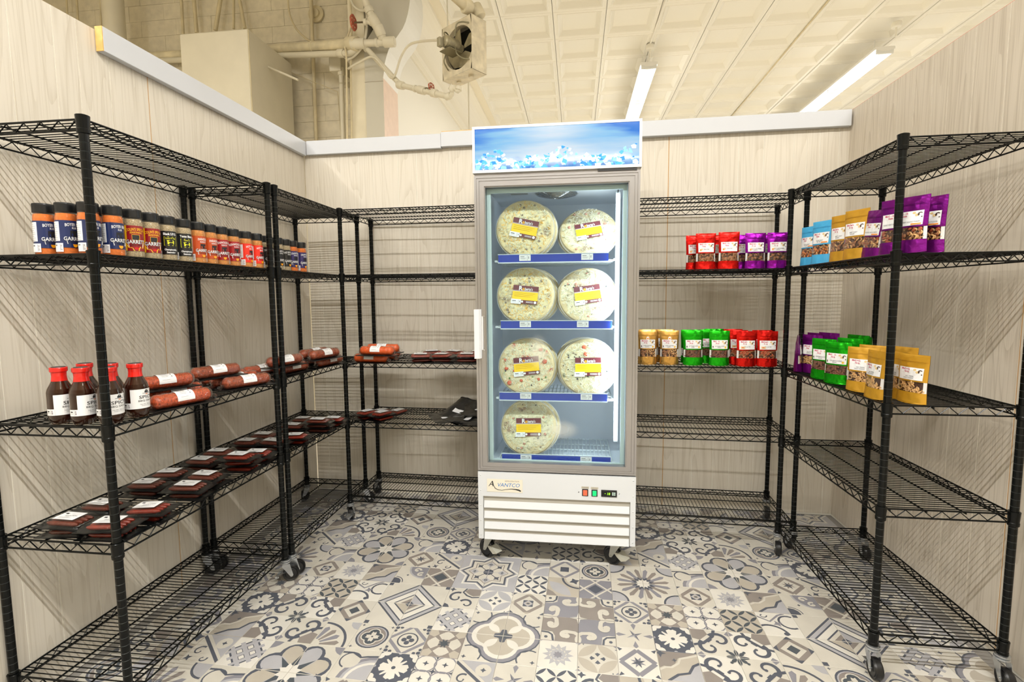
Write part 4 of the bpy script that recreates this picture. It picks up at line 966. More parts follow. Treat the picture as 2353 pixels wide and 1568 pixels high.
# base
bz0, bz1 = .143, .500
base = MB(); base.box(-W2+.004, W2-.004, .012, DEP, bz0, bz1)
base.box(-W2+.004, -W2+.030, .0, .012, bz0, bz1, 0, .0).box(W2-.030, W2-.004, .0, .012, bz0, bz1).box(-W2+.030, W2-.030, .0, .012, .372, bz1)
bs = P('base', base, M_cab, 'white louvred base panel')
part('louvre_recess', MB().box(-W2+.031, W2-.031, .0105, .0115, bz0+.004, .371), mat('recess_shade_grey', (176, 172, 160), .6), bs)  # grey plate colours in the shade between the louvres
zz = .368
for k in range(4):
    z1 = zz - .004 - k*.0565; z0 = z1 - .0535
    part('louvre', MB().extrude([(.0105, z1-.019), (-.001, z0+.003), (-.001, z0), (.0105, z0)], -W2+.034, W2-.034, 'yz'), M_cab, bs)
for sx in (-1, 1):
    for k in range(5): part('screw', MB().blob((sx*(W2-.017), .0, bz0+.02+k*.08), .0042, 1, .5, 1, n=8), M_cab, bs)
M_dark = mat('switch_black', (26, 26, 28), .35)
def front(px, py): p_ = at(px, py, Y=FY); return p_.x - (FX0+FX1)/2, p_.z
# badge
x0, z1 = front(1119, 1100); x1, z0 = front(1201, 1133)
art = Art(); Mb = mat('badge_cream', (232, 226, 208), .35); Mblue = mat('badge_blue', (14, 112, 190), .4); Mbr = mat('badge_grey', (130, 112, 104), .5)
bw_, bh_ = x1-x0, z1-z0
art.rect(Mb, 0, 0, bw_, bh_)
art.text(Mbr, 'REFRIGERATION', bw_*.70, bh_*.80, bh_*.155, .95, .0, .25)
art.text(Mblue, 'VANTCO', bw_*.60, bh_*.42, bh_*.40, 1.02, .0, .22)
art.text(M_ink, 'A', bw_*.11, bh_*.42, bh_*.62, .9, .0, .30)
sw_ = [(bw_*u, bh_*v) for u, v in ((.165, .80), (.185, .5), (.23, .28), (.32, .16), (.42, .14), (.55, .22), (.68, .27), (.80, .25), (.90, .20), (.95, .12))]
wv = [.004, .007, .008, .006, .005, .005, .007, .011, .018, .014]
for i in range(len(sw_)-1):
    a, b = sw_[i], sw_[i+1]; d = math.hypot(b[0]-a[0], b[1]-a[1]); nx, ny = -(b[1]-a[1])/d, (b[0]-a[0])/d; s0, s1 = wv[i]*.22, wv[i+1]*.22
    art.poly(M_ink, [(a[0]-nx*s0, a[1]-ny*s0), (b[0]-nx*s1, b[1]-ny*s1), (b[0]+nx*s1, b[1]+ny*s1), (a[0]+nx*s0, a[1]+ny*s0)])
part('badge', art.mesh('badge', lambda u, v, h: (x0+u, -.0015-h, z0+v)), None, bs)
def fbox(name, a, b, d, m, parent=bs, bev=.001):
    (xa, za), (xb, zb) = front(*a), front(*b); return part(name, MB().box(min(xa, xb), max(xa, xb), -d, .001, min(za, zb), max(za, zb), 0, bev), m, parent)
for nm, a, b, em in (('POWER SWITCH', (1337.6, 1124), (1351.5, 1140.5), ((206, 92, 62), 0.6)), ('LIGHT SWITCH', (1359.3, 1125.5), (1372.8, 1141.5), ((20, 190, 110), .9))):
    sb = fbox('rocker_switch', a, b, .003, M_dark)
    (xa, za), (xb, zb) = front(a[0]+2.2, a[1]+2.2), front(b[0]-2.2, b[1]-1.8)
    part('rocker', MB().box(xa, xb, -.006, -.002, zb, za, 0, .001), mat('rocker_' + nm[:5].lower(), em[0], .3, emit=em), sb, label=('glowing red rocker' if 'POWER' in nm else 'glowing green rocker'))
    (xa, za) = front((a[0]+b[0])/2, a[1]-3.2); t_ = Art(); hw = .0185
    t_.rect(mat('switch_label', (190, 184, 168), .5), -hw, -.0055, hw, .0055).text(M_ink, nm, 0, -.0022, .0062, .62, .0)
    part('switch_label', t_.mesh('switch_label', lambda u, v, h: (xa+u, -.0012-h, za+v)), None, bs)
th = fbox('thermostat', (1381.5, 1126), (1417.3, 1143), .004, M_dark)
tx, tz = front(1399.4, 1134.6); t_ = Art(); Mg = mat('display_green', (150, 240, 40), .4, emit=((160, 240, 30), 1.6))
t_.rect(mat('display_window', (8, 10, 9), .2), -.034, -.010, .012, .010).rect(Mg, -.0215, -.0012, -.0165, .0008).text(Mg, '18', -.0035, -.0062, .0175, .95, .01, .12)
for dx in (.0185, .0275):
    for dz in (-.0045, .0045): t_.rect(mat('thermo_key', (196, 220, 212), .4), dx-.0035, dz-.0035, dx+.0035, dz+.0035)
part('display', t_.mesh('display', lambda u, v, h: (tx+u, -.0045-h, tz+v)), None, th, label='green digital readout on black')
for a in ((1329.7, 1131), (1423, 1135)):
    x_, z_ = front(*a); part('screw', MB().blob((x_, -.001, z_), .0035, 1, .6, 1, n=8), M_zinc, bs)
# casters of the freezer
for k, (x_, y_, rz) in enumerate(((-W2+.055, .075, .95), (W2-.085, .075, .95), (-W2+.012, .50, .1), (W2-.015, .50, 0))):
    c = MB(); zt = bz0; c.box(-.045, .045, -.045, .045, zt-.006, zt).lathe([(.026, zt-.02), (.03, zt-.006)], 14)
    for sx in (-1, 1): c.extrude([(-.03, zt-.02), (.024, zt-.02), (.036, .05), (.02, .044)], sx*.021, sx*.0235, 'yz')
    c.tube([(-.028, .026, .05), (.028, .026, .05)], .006, 8)
    co = part('caster', c, mat('caster_zinc', (200, 200, 192), .35, metal=.6), FZ, (x_, y_, 0), (0, 0, rz))
    part('wheel', MB().lathe([(.01, -.015), (.034, -.015), (.037, -.012), (.045, -.0165), (.050, -.010), (.050, .010), (.045, .0165), (.037, .012), (.034, .015), (.01, .015)], 28, 0, (0, .026, .050), 'x'), M_rubber, co)
    if k < 2: part('brake_lever', MB().extrude([(-.062, .052), (-.02, .078), (.01, .074), (-.01, .056), (-.035, .040)], -.022, .022, 'yz'), mat('brake_plate', (206, 204, 190), .4, metal=.4), co)
# interior: led strip, fan cover, shelves, price strips
x_, z_ = front(1424, 450)
P('led_strip', MB().box(.300-.006, .300+.006, .055, .063, .668, 1.888), M_led, 'bright vertical light strip')
P('led_channel', MB().box(.290, .312, .0632, .070, .66, 1.90), M_cabedge); P('led_cable', MB().tube([(.300, .06, 1.895), (.302, .07, 1.928)], .003, 6), M_dark)
part_l = area('freezer_light', (0, 0, 0), .02, 1.15, 6, col=(.86, .93, 1.0)); part_l.parent = FZ; part_l.location = (.285, .075, 1.28)
part_l.rotation_euler = Matrix(((0, 0, 1), (1, 0, 0), (0, 1, 0))).transposed().to_euler()
_d = Vector((-.85, .55, 0)).normalized(); part_l.rotation_euler = _d.to_track_quat('-Z', 'Y').to_euler(); part_l.data.size = .02; part_l.data.size_y = 1.15
fg = MB()
for r_ in [.02 + .0085*k for k in range(11)]: fg.tube([(r_*cos(2*pi*k/24), r_*sin(2*pi*k/24), -.020 + .018*(r_/.11)**2) for k in range(24)], .0014, 4, closed=True)
for k in range(8): fg.tube([(.02*cos(pi*k/4), .02*sin(pi*k/4), -.02), (.11*cos(pi*k/4), .11*sin(pi*k/4), -.001)], .0014, 4)
q = at(1283, 441, Z=1.925)
P('fan_guard', fg.xform(Matrix.Translation((.0, .20, 1.927))), mat('chrome', (220, 222, 226), .12, metal=1.0))
P('fan_disc', MB().lathe([(.001, 0), (.105, 0), (.105, .003)], 24, 0, (0, .20, 1.9265)), mat('fan_grey', (150, 156, 160), .3, metal=.7))
P('rating_label', MB().box(-.24, -.15, .17, .20, 1.9275, 1.9295), mat('dull_label', (168, 170, 168), .5))
SHZ = [1.577, 1.242, .871, .545]
shm = MB(); sx0, sx1, sy0, sy1 = -.300, .286, .085, .50
for x in (sx0, sx1): shm.tube([(x, sy0, 0), (x, sy1, 0)], .004, 6)
for y in (sy0, sy0+.03, .19, .29, .39, sy1): shm.tube([(sx0, y, -.004), (sx1, y, -.004)], .0034, 6)
nn = 28
for k in range(1, nn): x = sx0 + (sx1-sx0)*k/nn; shm.tube([(x, sy0, .0), (x, sy1, .0)], .0024, 4)
shme = shm.mesh('wire_shelf', M_wirew)
SHX = []
for k, z in enumerate(SHZ):
    s = link('wire_shelf', shme, FZ, (0, 0, z)); o0 = .012 if k % 2 else -.008
    part('price_strip', MB().extrude([(.080, -.006), (.074, -.008), (.071, .030), (.077, .032), (.083, .006)], sx0+.012+o0*.5, sx1-.020+o0, 'yz'), M_blue, s, label='blue price strip')
    part('strip_edge', MB().box(sx0+.010+o0*.5, sx1-.018+o0, .070, .078, -.012, -.007).box(sx0+.010+o0*.5, sx1-.018+o0, .070, .076, .0305, .0335), M_wirew, s)
    for x_ in ((-.185, .125) if k != 1 else (-.185, .105)):
        t_ = Art(); t_.rect(M_tag, 0, 0, .058, .030).rect(M_greyink, .006, .019, .026, .022).rect(M_greyink, .006, .013, .034, .0142).rect(M_greyink, .006, .009, .030, .010).rect(M_greyink, .040, .002, .041, .028).rect(M_greyink, .046, .010, .049, .022)
        part('price_tag', t_.mesh('price_tag', lambda u, v, h, x_=x_: (x_+u, .0725-.002*v/.03*1.5-h, -.001+v)), None, s)
    for x in (sx0-.012, sx1+.012): part('shelf_clip', MB().box(min(x, x+.014*(-1 if x > 0 else 1)), max(x, x+.014*(-1 if x > 0 else 1)), .08, .10, -.006, .004, 0, .001), M_wirew, s)
for x in (-ix+.006, ix-.006): P('shelf_standard', MB().box(x-.003, x+.003, .09, .105, .56, 1.90), mat('standard_steel', (200, 206, 208), .35, metal=.5))
# ---- pizzas
def cheese_mat(name, base, c2, c3, seed):
    m = bpy.data.materials.new(name); m.use_nodes = True; nt = m.node_tree; b = nt.nodes['Principled BSDF']; N = nt.nodes.new; L = nt.links.new
    tc = N('ShaderNodeTexCoord'); mp = N('ShaderNodeMapping'); mp.inputs['Location'].default_value = (seed, seed*2, 0); L(tc.outputs['Object'], mp.inputs[0])
    n = N('ShaderNodeTexNoise'); n.inputs['Scale'].default_value = 38; n.inputs['Detail'].default_value = 4; n.inputs['Distortion'].default_value = 2.5; L(mp.outputs[0], n.inputs['Vector'])
    n2 = N('ShaderNodeTexNoise'); n2.inputs['Scale'].default_value = 13; n2.inputs['Detail'].default_value = 3; L(mp.outputs[0], n2.inputs['Vector'])
    r1 = N('ShaderNodeMapRange'); r1.inputs[1].default_value = .52; r1.inputs[2].default_value = .66; L(n.outputs['Fac'], r1.inputs[0])
    r2 = N('ShaderNodeMapRange'); r2.inputs[1].default_value = .57; r2.inputs[2].default_value = .68; L(n2.outputs['Fac'], r2.inputs[0])
    m1 = N('ShaderNodeMix'); m1.data_type = 'RGBA'; m1.inputs[6].default_value = rgb(*base); m1.inputs[7].default_value = rgb(*c2); L(r1.outputs[0], m1.inputs[0])
    m2 = N('ShaderNodeMix'); m2.data_type = 'RGBA'; L(m1.outputs[2], m2.inputs[6]); m2.inputs[7].default_value = rgb(*c3); L(r2.outputs[0], m2.inputs[0]); L(m2.outputs[2], b.inputs['Base Color'])
    bp = N('ShaderNodeBump'); bp.inputs['Strength'].default_value = .5; bp.inputs['Distance'].default_value = .004; L(n.outputs['Fac'], bp.inputs['Height']); L(bp.outputs[0], b.inputs['Normal']); b.inputs['Roughness'].default_value = .5
    return m
M_crust = mat('pale_dough', (224, 206, 160), .7, var=(60, .1)); M_board = mat('pizza_board', (236, 234, 226), .6)
Mmar, Myel, Mmar2 = mat('label_maroon', (104, 42, 52), .35), mat('label_yellow', (250, 208, 30), .35), mat('label_light', (190, 170, 170), .4)
def pizza(k, kind, label, loc, roll, lean, behind):
    rr = random.Random(k + 5); R0 = .148
    kinds = {'cheddar': ((236, 226, 180), (240, 190, 80), (170, 150, 120)), 'white': ((236, 230, 194), (212, 196, 156), (176, 148, 120)), 'veg': ((236, 228, 190), (224, 164, 110), (200, 92, 62)), 'olive': ((236, 230, 194), (216, 202, 150), (130, 130, 100))}
    cb, c2, c3 = kinds[kind]
    o = empty('frozen_pizza', loc, 0, label=label, cat='pizza', group='wrapped pizzas standing in the freezer')
    # local: disc in xz-plane facing -y
    Rm = Matrix.Rotation(roll, 4, 'Y')
    part('board', MB().lathe([(.001, .004), (R0+.004, .004), (R0+.004, .0065), (.001, .0065)], 40, 0, (0, 0, 0), 'y'), M_board, o)
    part('crust', MB().lathe([(R0-.012, -.012), (R0-.004, -.010), (R0, -.002), (R0-.003, .0035)], 40, 0, (0, 0, 0), 'y'), M_crust, o)
    ch = MB(); n1, n2 = 14, 40; vs = [(0, -.015, 0)]
    for i in range(1, n1+1):
        for j in range(n2):
            a = 2*pi*j/n2; r_ = (R0-.009)*i/n1; d_ = -.0145 + .003*rr.uniform(-1, 1) + (.004*(i/n1)**6)
            vs.append((r_*cos(a), d_, r_*sin(a)))
    fs = [(0, 1+j, 1+(j+1) % n2) for j in range(n2)] + [(1+(i-1)*n2+j, 1+i*n2+j, 1+i*n2+(j+1) % n2, 1+(i-1)*n2+(j+1) % n2) for i in range(1, n1) for j in range(n2)]
    ch.add(vs, fs, 0, True); part('cheese', ch, cheese_mat('cheese', cb, c2, c3, k*3.1), o)
    if not behind:
        sh = MB()
        for _ in range(420):
            a = rr.uniform(0, 2*pi); r_ = (R0-.014)*sqrt(rr.random()); x, z = r_*cos(a), r_*sin(a); t = rr.uniform(0, pi); l_ = rr.uniform(.004, .011)
            y = -.0165 - rr.uniform(0, .003); m1 = (x+l_*.2*sin(t)*rr.uniform(-1, 1), y-.0012, z+l_*.2*cos(t))
            sh.tube([(x-l_*cos(t), y, z-l_*sin(t)), m1, (x+l_*cos(t), y, z+l_*sin(t))], .0011, 3, rr.choice((0, 0, 0, 1) if kind == 'cheddar' else (0, 0, 0, 0, 0, 2)), cap=False)
        part('cheese_shreds', sh, [mat('shred_pale', (240, 238, 214), .5), mat('shred_orange', (244, 190, 76), .5), mat('shred_cream', (232, 222, 178), .5)], o, kind='stuff')
        tp = MB(); tm = [mat('topping_' + n_, c_, .5, var=(90, .3)) for n_, c_ in (('tomato', (206, 98, 66)), ('pepper', (104, 142, 72)), ('olive', (70, 74, 78)), ('mushroom', (150, 136, 116)), ('ham', (204, 142, 120)))]
        opt = {'cheddar': (3, 3), 'white': (4, 3, 2), 'veg': (0, 0, 1, 1, 2), 'olive': (2, 2, 3, 0)}[kind]
        for _ in range(34 if kind in ('veg', 'olive') else 22):
            a = rr.uniform(0, 2*pi); r_ = (R0-.02)*sqrt(rr.random()); mi = rr.choice(opt); s_ = {0: .012, 1: .005, 2: .005, 3: .006, 4: .008}[mi]*rr.uniform(.7, 1.2)
            tp.blob((r_*cos(a), -.0175, r_*sin(a)), s_, 1, .28, rr.uniform(.6, 1), mi, 7, 4)
        part('topping', tp, tm, o, kind='stuff')
        art = Art(); w_, h_ = .062, .044
        art.rect(Mmar, -w_/2, .008, w_/2, h_/2).rect(Mmar2, -w_/2, .007, w_/2, .0095).rect(Myel, -w_/2, -.0135, w_/2, .007).rect(Mmar, -w_/2+.022, -h_/2, w_/2, -.0135)
        art.rect(M_tag, -w_/2-.002, -h_/2-.002, -w_/2+.0225, -.0125).rect(M_ink, -w_/2+.001, -.0175, -w_/2+.010, -.0160).rect(M_greyink, -w_/2+.001, -.0205, -w_/2+.012, -.0200).rect(M_greyink, -w_/2+.0155, -.0225, -w_/2+.0160, -.0140).rect(M_greyink, -w_/2+.0185, -.020, -w_/2+.0200, -.0160)
        art.disc(M_tag, -w_/2+.0255, -.0178, .0026, 12).disc(M_tag, w_/2-.005, -.0178, .0033, 12)
        for q_ in (.0, .0022): art.rect(M_tag, w_/2-.027, -.0172-q_, w_/2-.010, -.0163-q_)
        for q_ in range(3): art.rect(mat('label_ochre', (204, 160, 40), .5), -w_/2+.004, .0030-q_*.004, w_/2-.006-.006*q_, .0036-q_*.004)
        art.text(M_tag, 'R', -.0128, .0102, .0145, 1.0, .03).disc(mat('slice_gold', (216, 152, 40), .4), -.0055, .0128, .0034, 10).text(M_tag, "berto's", .0075, .0108, .0095, .72, .02).rect(M_tag, -.004, .0092, .012, .0097)
        part('label', art.mesh('label', lambda u, v, h: (u*2.12, -.0222-h, v*2.12)), None, o, label="maroon and yellow label reading Roberto's")
    part('wrap', MB().lathe([(.001, -.0205), (R0-.02, -.0205), (R0-.002, -.016), (R0+.005, -.004), (R0+.0055, .0075), (.001, .0078)], 36, 0, (0, 0, 0), 'y'), M_film2, o)
    o.rotation_euler = (Matrix.Rotation(-lean, 4, 'X') @ Matrix.Rotation(roll, 4, 'Y')).to_euler()
    return o
FCX = (FX0+FX1)/2
POS = [(1208, 1.577, 'cheddar', 'top left cheddar shred pizza in the freezer', .22, .12, 1), (1352, 1.577, 'white', 'top right pale cheese pizza in the freezer', -.18, .50, 1),
       (1208, 1.242, 'cheddar', 'second shelf left pizza with grey mushroom patches and cheddar', .10, .20, 2), (1350, 1.242, 'white', 'second shelf right pale pizza in the freezer', -.14, .28, 1),
       (1210, .871, 'veg', 'third shelf left pizza with tomato and green pepper pieces', -.10, .20, 1), (1352, .871, 'olive', 'third shelf right pizza dotted with black olives', -.02, .18, 2),
       (1214, .545, 'white', 'bottom shelf single pizza behind the foggy glass patch', -.03, .25, 1)]
words = ['behind the ', 'hindmost behind the ']
for k, (px, z, kd, lab, roll, lean, nb) in enumerate(POS):
    x = at(px, 700, Y=2.60).x
    y = FY + .105
    R_ = .154
    for b in range(nb + 1):
        yy = y + b*.034; ln = lean + (.03 if b else 0)
        c_ = (x + (.015*b if px < 1300 else -.012*b), yy + R_*sin(ln), z + .003 + R_*cos(ln) + .006)
        pizza(k*10+b, kd, lab if b == 0 else 'wrapped pizza leaning ' + words[b-1] + lab.replace(' in the freezer', '').replace(' behind the foggy glass patch', ''), c_, roll, ln, b > 0)

# ================================================================== GOODS
def deck(i): return ZL[i] - .0095            # top of the deck wires
UXL = {0: 'left unit nearest the viewer', 1: 'second left unit'}
# ---- spice jars
Mpow = {'orange': mat('powder_orange', (214, 112, 38), .8, var=(120, .25)), 'amber': mat('powder_amber', (204, 134, 66), .8, var=(140, .25)), 'sand': mat('powder_sand', (176, 158, 124), .85, var=(260, .5))}
Mlab = {n: mat('jar_label_' + n, c, .3, coat=.3) for n, c in (('navy', (24, 40, 88)), ('crimson', (140, 22, 30)), ('black', (18, 18, 20)), ('rust', (190, 74, 26)), ('red', (160, 24, 28)), ('scarlet', (232, 44, 22)), ('purple', (46, 36, 96)), ('yellow', (246, 190, 24)), ('lime', (214, 214, 40)))}
M_orange = mat('tag_orange', (240, 160, 20), .3)
RJ = .0312
def jar_proto(powder, bg, title, sub, style):
    o = empty('spice_jar')
    part('powder', MB().lathe([(.028, .002), (RJ-.0012, .006), (RJ-.0012, .106), (.0285, .117), (.027, .118)], 28), Mpow[powder], o)
    part('plastic_jar', MB().lathe([(.027, .0), (RJ-.001, .003), (RJ, .007), (RJ, .020), (RJ, .108), (RJ-.0025, .116), (.0285, .121), (.0285, .124)], 28), M_shell, o)
    lid = MB().lathe([(.0290, .1215), (.0300, .122), (.0302, .127), (.0302, .144), (.0295, .147), (.027, .148)], 40)
    part('lid', lid, M_blackplastic, o)
    a = Art(); y0, y1 = .022, .098; Wt = M_tag; B = Mlab[bg]
    half = .086
    a.rect(B, -half, y0, half, y1, 30, 1)
    if style == 'std':
        a.rect(Wt, -.080, y0+.018, -.040, y1-.004, 8)
        for q in range(9): a.rect(M_greyink, -.078, y1-.010-q*.0055, -.044 if q % 3 else -.050, y1-.0106-q*.0055, 6)
        a.rect(Wt, .050, y0+.010, .078, y1-.006, 6)
        a.text(Wt, title, 0, y1-.015, .0120, .74, .012, arc=4).text(Wt, sub, 0, y1-.0235, .0080, .85, .01, arc=2)
        a.rect(M_ink, -.011, y1-.044, .012, y1-.028, 3).poly(B, [(-.008, y1-.043), (-.008, y1-.036), (-.003, y1-.033), (.009, y1-.033), (.009, y1-.043), (.006, y1-.043), (.006, y1-.038), (-.004, y1-.038), (-.004, y1-.043)])
        gy = y0+.020
        a.poly(Wt, [(-.020, gy-.010), (.020, gy-.010), (.022, gy-.001), (-.022, gy+.001)])
        a.text(M_ink, 'GARRETT', 0, gy, .0145, .92, .05).text(Wt, 'GARRETT', 0, gy+.0002, .0145, .92, .012)
        a.text(M_ink, 'LAND & CATTLE', 0, gy-.0068, .0058, .88, .01)
        a.poly(M_orange, [(-.007, y0+.010), (.007, y0+.010), (.005, y0+.003), (0, y0+.001), (-.005, y0+.003)])
    elif style == 'colin':
        a.rect(Mlab['yellow'], -.050, y0, -.026, y1, 5)
        a.text(Mlab['yellow'], title, .004, y1-.015, .0115, .72, .012, arc=4).text(Mlab['yellow'], sub, .004, y1-.0235, .0080, .9, .01, arc=2)
        a.rect(Mlab['yellow'], -.010, y1-.044, .014, y1-.027, 3).rect(M_ink, -.009, y1-.043, .013, y1-.028, 3).poly(Mlab['yellow'], [(-.008, y1-.042), (-.008, y1-.046), (.012, y1-.046), (.012, y1-.039)])
        gy = y0+.022
        a.poly(Mlab['yellow'], [(-.027, gy+.014), (-.027, gy-.003), (-.022, gy-.013), (-.010, gy-.014), (-.006, gy-.022), (.010, gy-.022), (.012, gy-.013), (.026, gy-.013), (.030, gy+.012)])
        a.poly(Wt, [(-.020, gy-.010), (.024, gy-.010), (.026, gy-.001), (-.022, gy+.001)])
        a.text(M_ink, 'GARRETT', .002, gy, .0155, .92, .07).text(Wt, 'GARRETT', .002, gy, .0155, .92, .014).text(M_ink, 'LAND & CATTLE', .002, gy-.0068, .0058, .88, .01)
        a.disc(mat('tag_red', (206, 30, 30), .3), .002, gy-.0145, .0035, 12, 2)
    else:
        a.rect(Wt, .050, y0+.010, .078, y1-.006, 6); a.rect(Wt, -.080, y0+.018, -.046, y1-.004, 6)
        a.text(Wt, title, 0, y1-.013, .0105, .95, .03)
        Y = Mlab['lime']
        for (xa, ya, xb, yb) in ((-.022, y1-.018, .022, y1-.0195), (-.022, y1-.046, .022, y1-.0475), (-.022, y1-.0475, -.0205, y1-.018), (.0205, y1-.0475, .022, y1-.018)): a.rect(Y, min(xa, xb), min(ya, yb), max(xa, xb), max(ya, yb), 3)
        a.text(Y, sub, 0, y1-.025, .0068, 1, .02, arc=6)
        a.poly(Y, [(-.011, y1-.043), (-.011, y1-.033), (-.013, y1-.030), (-.006, y1-.029), (.010, y1-.030), (.012, y1-.034), (.011, y1-.043), (.008, y1-.043), (.007, y1-.038), (-.004, y1-.038), (-.006, y1-.043)])
        a.text(Wt, 'Championship', 0, y0+.013, .0078, .95, .03).text(Wt, 'Seasoning', 0, y0+.004, .0078, .95, .03)
    # price sticker
    a.rect(Wt, -.060, .010, -.031, .034, 6).rect(M_greyink, -.057, .026, -.049, .030, 2).rect(M_ink, -.0400, .013, -.0392, .031).text(mat('price_ink', (90, 60, 90), .5), '$11.99', -.034, .022, .0055, 1, .01, rot=pi/2)
    def f(u, v, h):
        r_ = RJ + .0003 + h*.8; t = u/RJ; return (r_*cos(t), r_*sin(t), v)
    part('label', a.mesh('label', f), None, o)
    return o
KIND = {
 'boyer': ('orange', 'navy', 'BOYER BBQ', 'RUB', 'std', 'navy label jar of orange rub'),
 'colin': ('sand', 'crimson', "COLIN'S SPECIAL", 'SEASONING', 'colin', 'dark red and yellow label jar of sand coloured seasoning'),
 'spg': ('sand', 'black', 'Black S.P.G.', 'Texas & Oak', 'cow', 'black label jar with yellow cow and S.P.G. lettering'),
 'texas': ('sand', 'black', 'Texas Black', 'Texas &', 'cow', 'black label jar with a yellow cow and Texas lettering'),
 'paradise': ('amber', 'rust', 'PARADISE', 'RANCH', 'std', 'rust orange label jar of amber rub'),
 'kenwood': ('amber', 'red', 'KENWOOD RD.', 'RANCH', 'std', 'deep red label jar of amber rub'),
 'hot': ('amber', 'scarlet', 'HOT VALLEY', 'RANCH', 'std', 'bright scarlet label jar of amber rub'),
 'river': ('sand', 'black', 'THE NEW RIVER', 'RANCH', 'std', 'black label jar of pale seasoning'),
 'crawford': ('orange', 'purple', 'CRAWFORD', 'RANCH', 'std', 'purple label jar of orange rub')}
def inst(protos, key, build):
    if key not in protos: protos[key] = [build(), False]
    p_, used_ = protos[key]
    if not used_: protos[key][1] = True; return p_
    return copy_tree(p_)
JP = {}
jars = [('boyer', -1.652, 1.392, 'first and farthest left in the row'), ('boyer', -1.573, 1.392, 'second from the left end'), ('boyer', -1.497, 1.394, 'just left of the front post'), ('boyer', -1.474, 1.458-.064+.012, 'half hidden by the front post'), ('boyer', -1.477, 1.455, 'directly right of the front post'),
        ('colin', -1.475, 1.526, 'nearer the viewer'), ('colin', -1.475, 1.596, 'the farther of the two'), ('spg', -1.475, 1.668, 'beside the crimson label jars'), ('texas', -1.475, 1.742, 'beside the rust orange jars'),
        ('paradise', -1.475, 1.815, 'nearer the viewer'), ('paradise', -1.475, 1.879, 'the farther of the two'), ('kenwood', -1.475, 1.946, 'nearer the viewer'), ('kenwood', -1.475, 2.018, 'the farther of the two'),
        ('hot', -1.475, 2.102, 'left one beside the twin posts'), ('hot', -1.475, 2.180, 'right one touching the twin posts'), ('river', -1.480, 2.268, 'hidden right behind the twin posts'), ('river', -1.475, 2.345, 'just right of the twin posts'), ('river', -1.475, 2.410, 'beside the purple label jars'),
        ('crawford', -1.475, 2.475, 'left of the pair at the end of the row'), ('crawford', -1.475, 2.560, 'last at the far end of the row')]
jars[3] = ('boyer', -1.545, 1.462, 'half hidden behind the front post')
JR = [-.1, -.1, -.1, -.1, -.15, -.6, -.5, -.5, -.38, -.2, -.2, -.42, -.35, -.05, -.05, -.3, -.3, -.2, -.35, -.2]
for i, (k, x, y, pos) in enumerate(jars):
    o = inst(JP, k, lambda: jar_proto(*KIND[k][:5]))
    place(o, (x, y, deck(1)+.0006), random.uniform(-.05, .05) + JR[i], scale=(.91, .91, 1.09), label=KIND[k][5] + ', ' + pos, cat='spice jar'); o['group'] = 'spice jars on the upper left shelf'
# ---- sauce bottles
M_sauce = mat('dark_sauce', (50, 14, 7), .5); M_redwrap = mat('red_shrink_wrap', (214, 26, 14), .3, coat=.5); M_cap = mat('bottle_cap_dark', (46, 48, 50), .4)
def bottle_proto():
    o = empty('sauce_bottle')
    part('sauce', MB().lathe([(.026, .004), (.031, .012), (.0340, .024), (.0340, .110), (.0315, .122), (.025, .136), (.0195, .149)], 28), M_sauce, o)
    part('glass_bottle', MB().lathe([(.024, .0), (.029, .003), (.0345, .020), (.0355, .026), (.0355, .110), (.0330, .122), (.0265, .136), (.0208, .149), (.019, .156)], 32), film_mat('bottle_glass', (214, 190, 165), .02, .6, .03), o)
    part('neck_wrap', MB().lathe([(.0214, .1490), (.0203, .155), (.0192, .166), (.0200, .178), (.0232, .182), (.0236, .193), (.0225, .196), (.018, .1962)], 28, capb=False), M_redwrap, o)
    part('cap_top', MB().lathe([(.001, .1975), (.0185, .1975), (.0190, .196)], 24), M_cap, o)
    a = Art(); hw = .049
    a.rect(M_tag, -hw, .034, hw, .104, 16)
    a.rect(M_ink, -.007, .0905, .007, .0965, 2).poly(M_ink, [(-.005, .0965), (.005, .0965), (.004, .101), (-.004, .101)]).rect(M_ink, -.014, .0880, .014, .0895, 3).rect(mat('logo_orange', (220, 120, 60), .4), -.004, .0840, .004, .0865, 2)
    a.text(M_ink, 'SPICY', 0, .0695, .0165, 1.2, .004).text(M_ink, 'BBQ SAUCE', 0, .0590, .0088, 1.2, .0).text(M_greyink, 'Net Wt. 18oz. (510g)', 0, .0480, .0052, 1, .0).text(M_greyink, 'Refrigerate after opening', 0, .0435, .0036, 1, .0)
    a.rect(M_tag, -hw-.026, .034, -hw+.002, .056, 6).rect(M_ink, -hw-.022, .046, -hw-.014, .050, 2).rect(M_greyink, -hw-.022, .041, -hw-.012, .042, 2).rect(M_greyink, -hw-.0095, .036, -hw-.009, .054).text(mat('price_ink', (90, 60, 90), .5), '$8.99', -hw-.003, .045, .0058, 1, .01, rot=pi/2)
    part('label', a.mesh('label', lambda u, v, h: ((.0358+h)*cos(u/.0358), (.0358+h)*sin(u/.0358), v)), None, o)
    return o
BP = {}
for x, y, rz, lab in ((-1.625, 1.372, .12, 'leftmost red capped spicy sauce bottle on the middle left shelf'), (-1.545, 1.372, .20, 'red capped sauce bottle second from the left in the front row'), (-1.463, 1.385, -.02, 'red capped sauce bottle partly hidden by the front post'),
                      (-1.455, 1.474, .05, 'rightmost red capped sauce bottle, beside the sausages'), (-1.630, 1.462, .1, 'back row red capped sauce bottle behind the second bottle'), (-1.541, 1.468, 0, 'back row red capped sauce bottle behind the front post')):
    o = inst(BP, 'b', bottle_proto); place(o, (x, y, deck(2)+.0006), rz, (.97, .97, .915), label=lab, cat='bottle'); o['group'] = 'red capped sauce bottles'
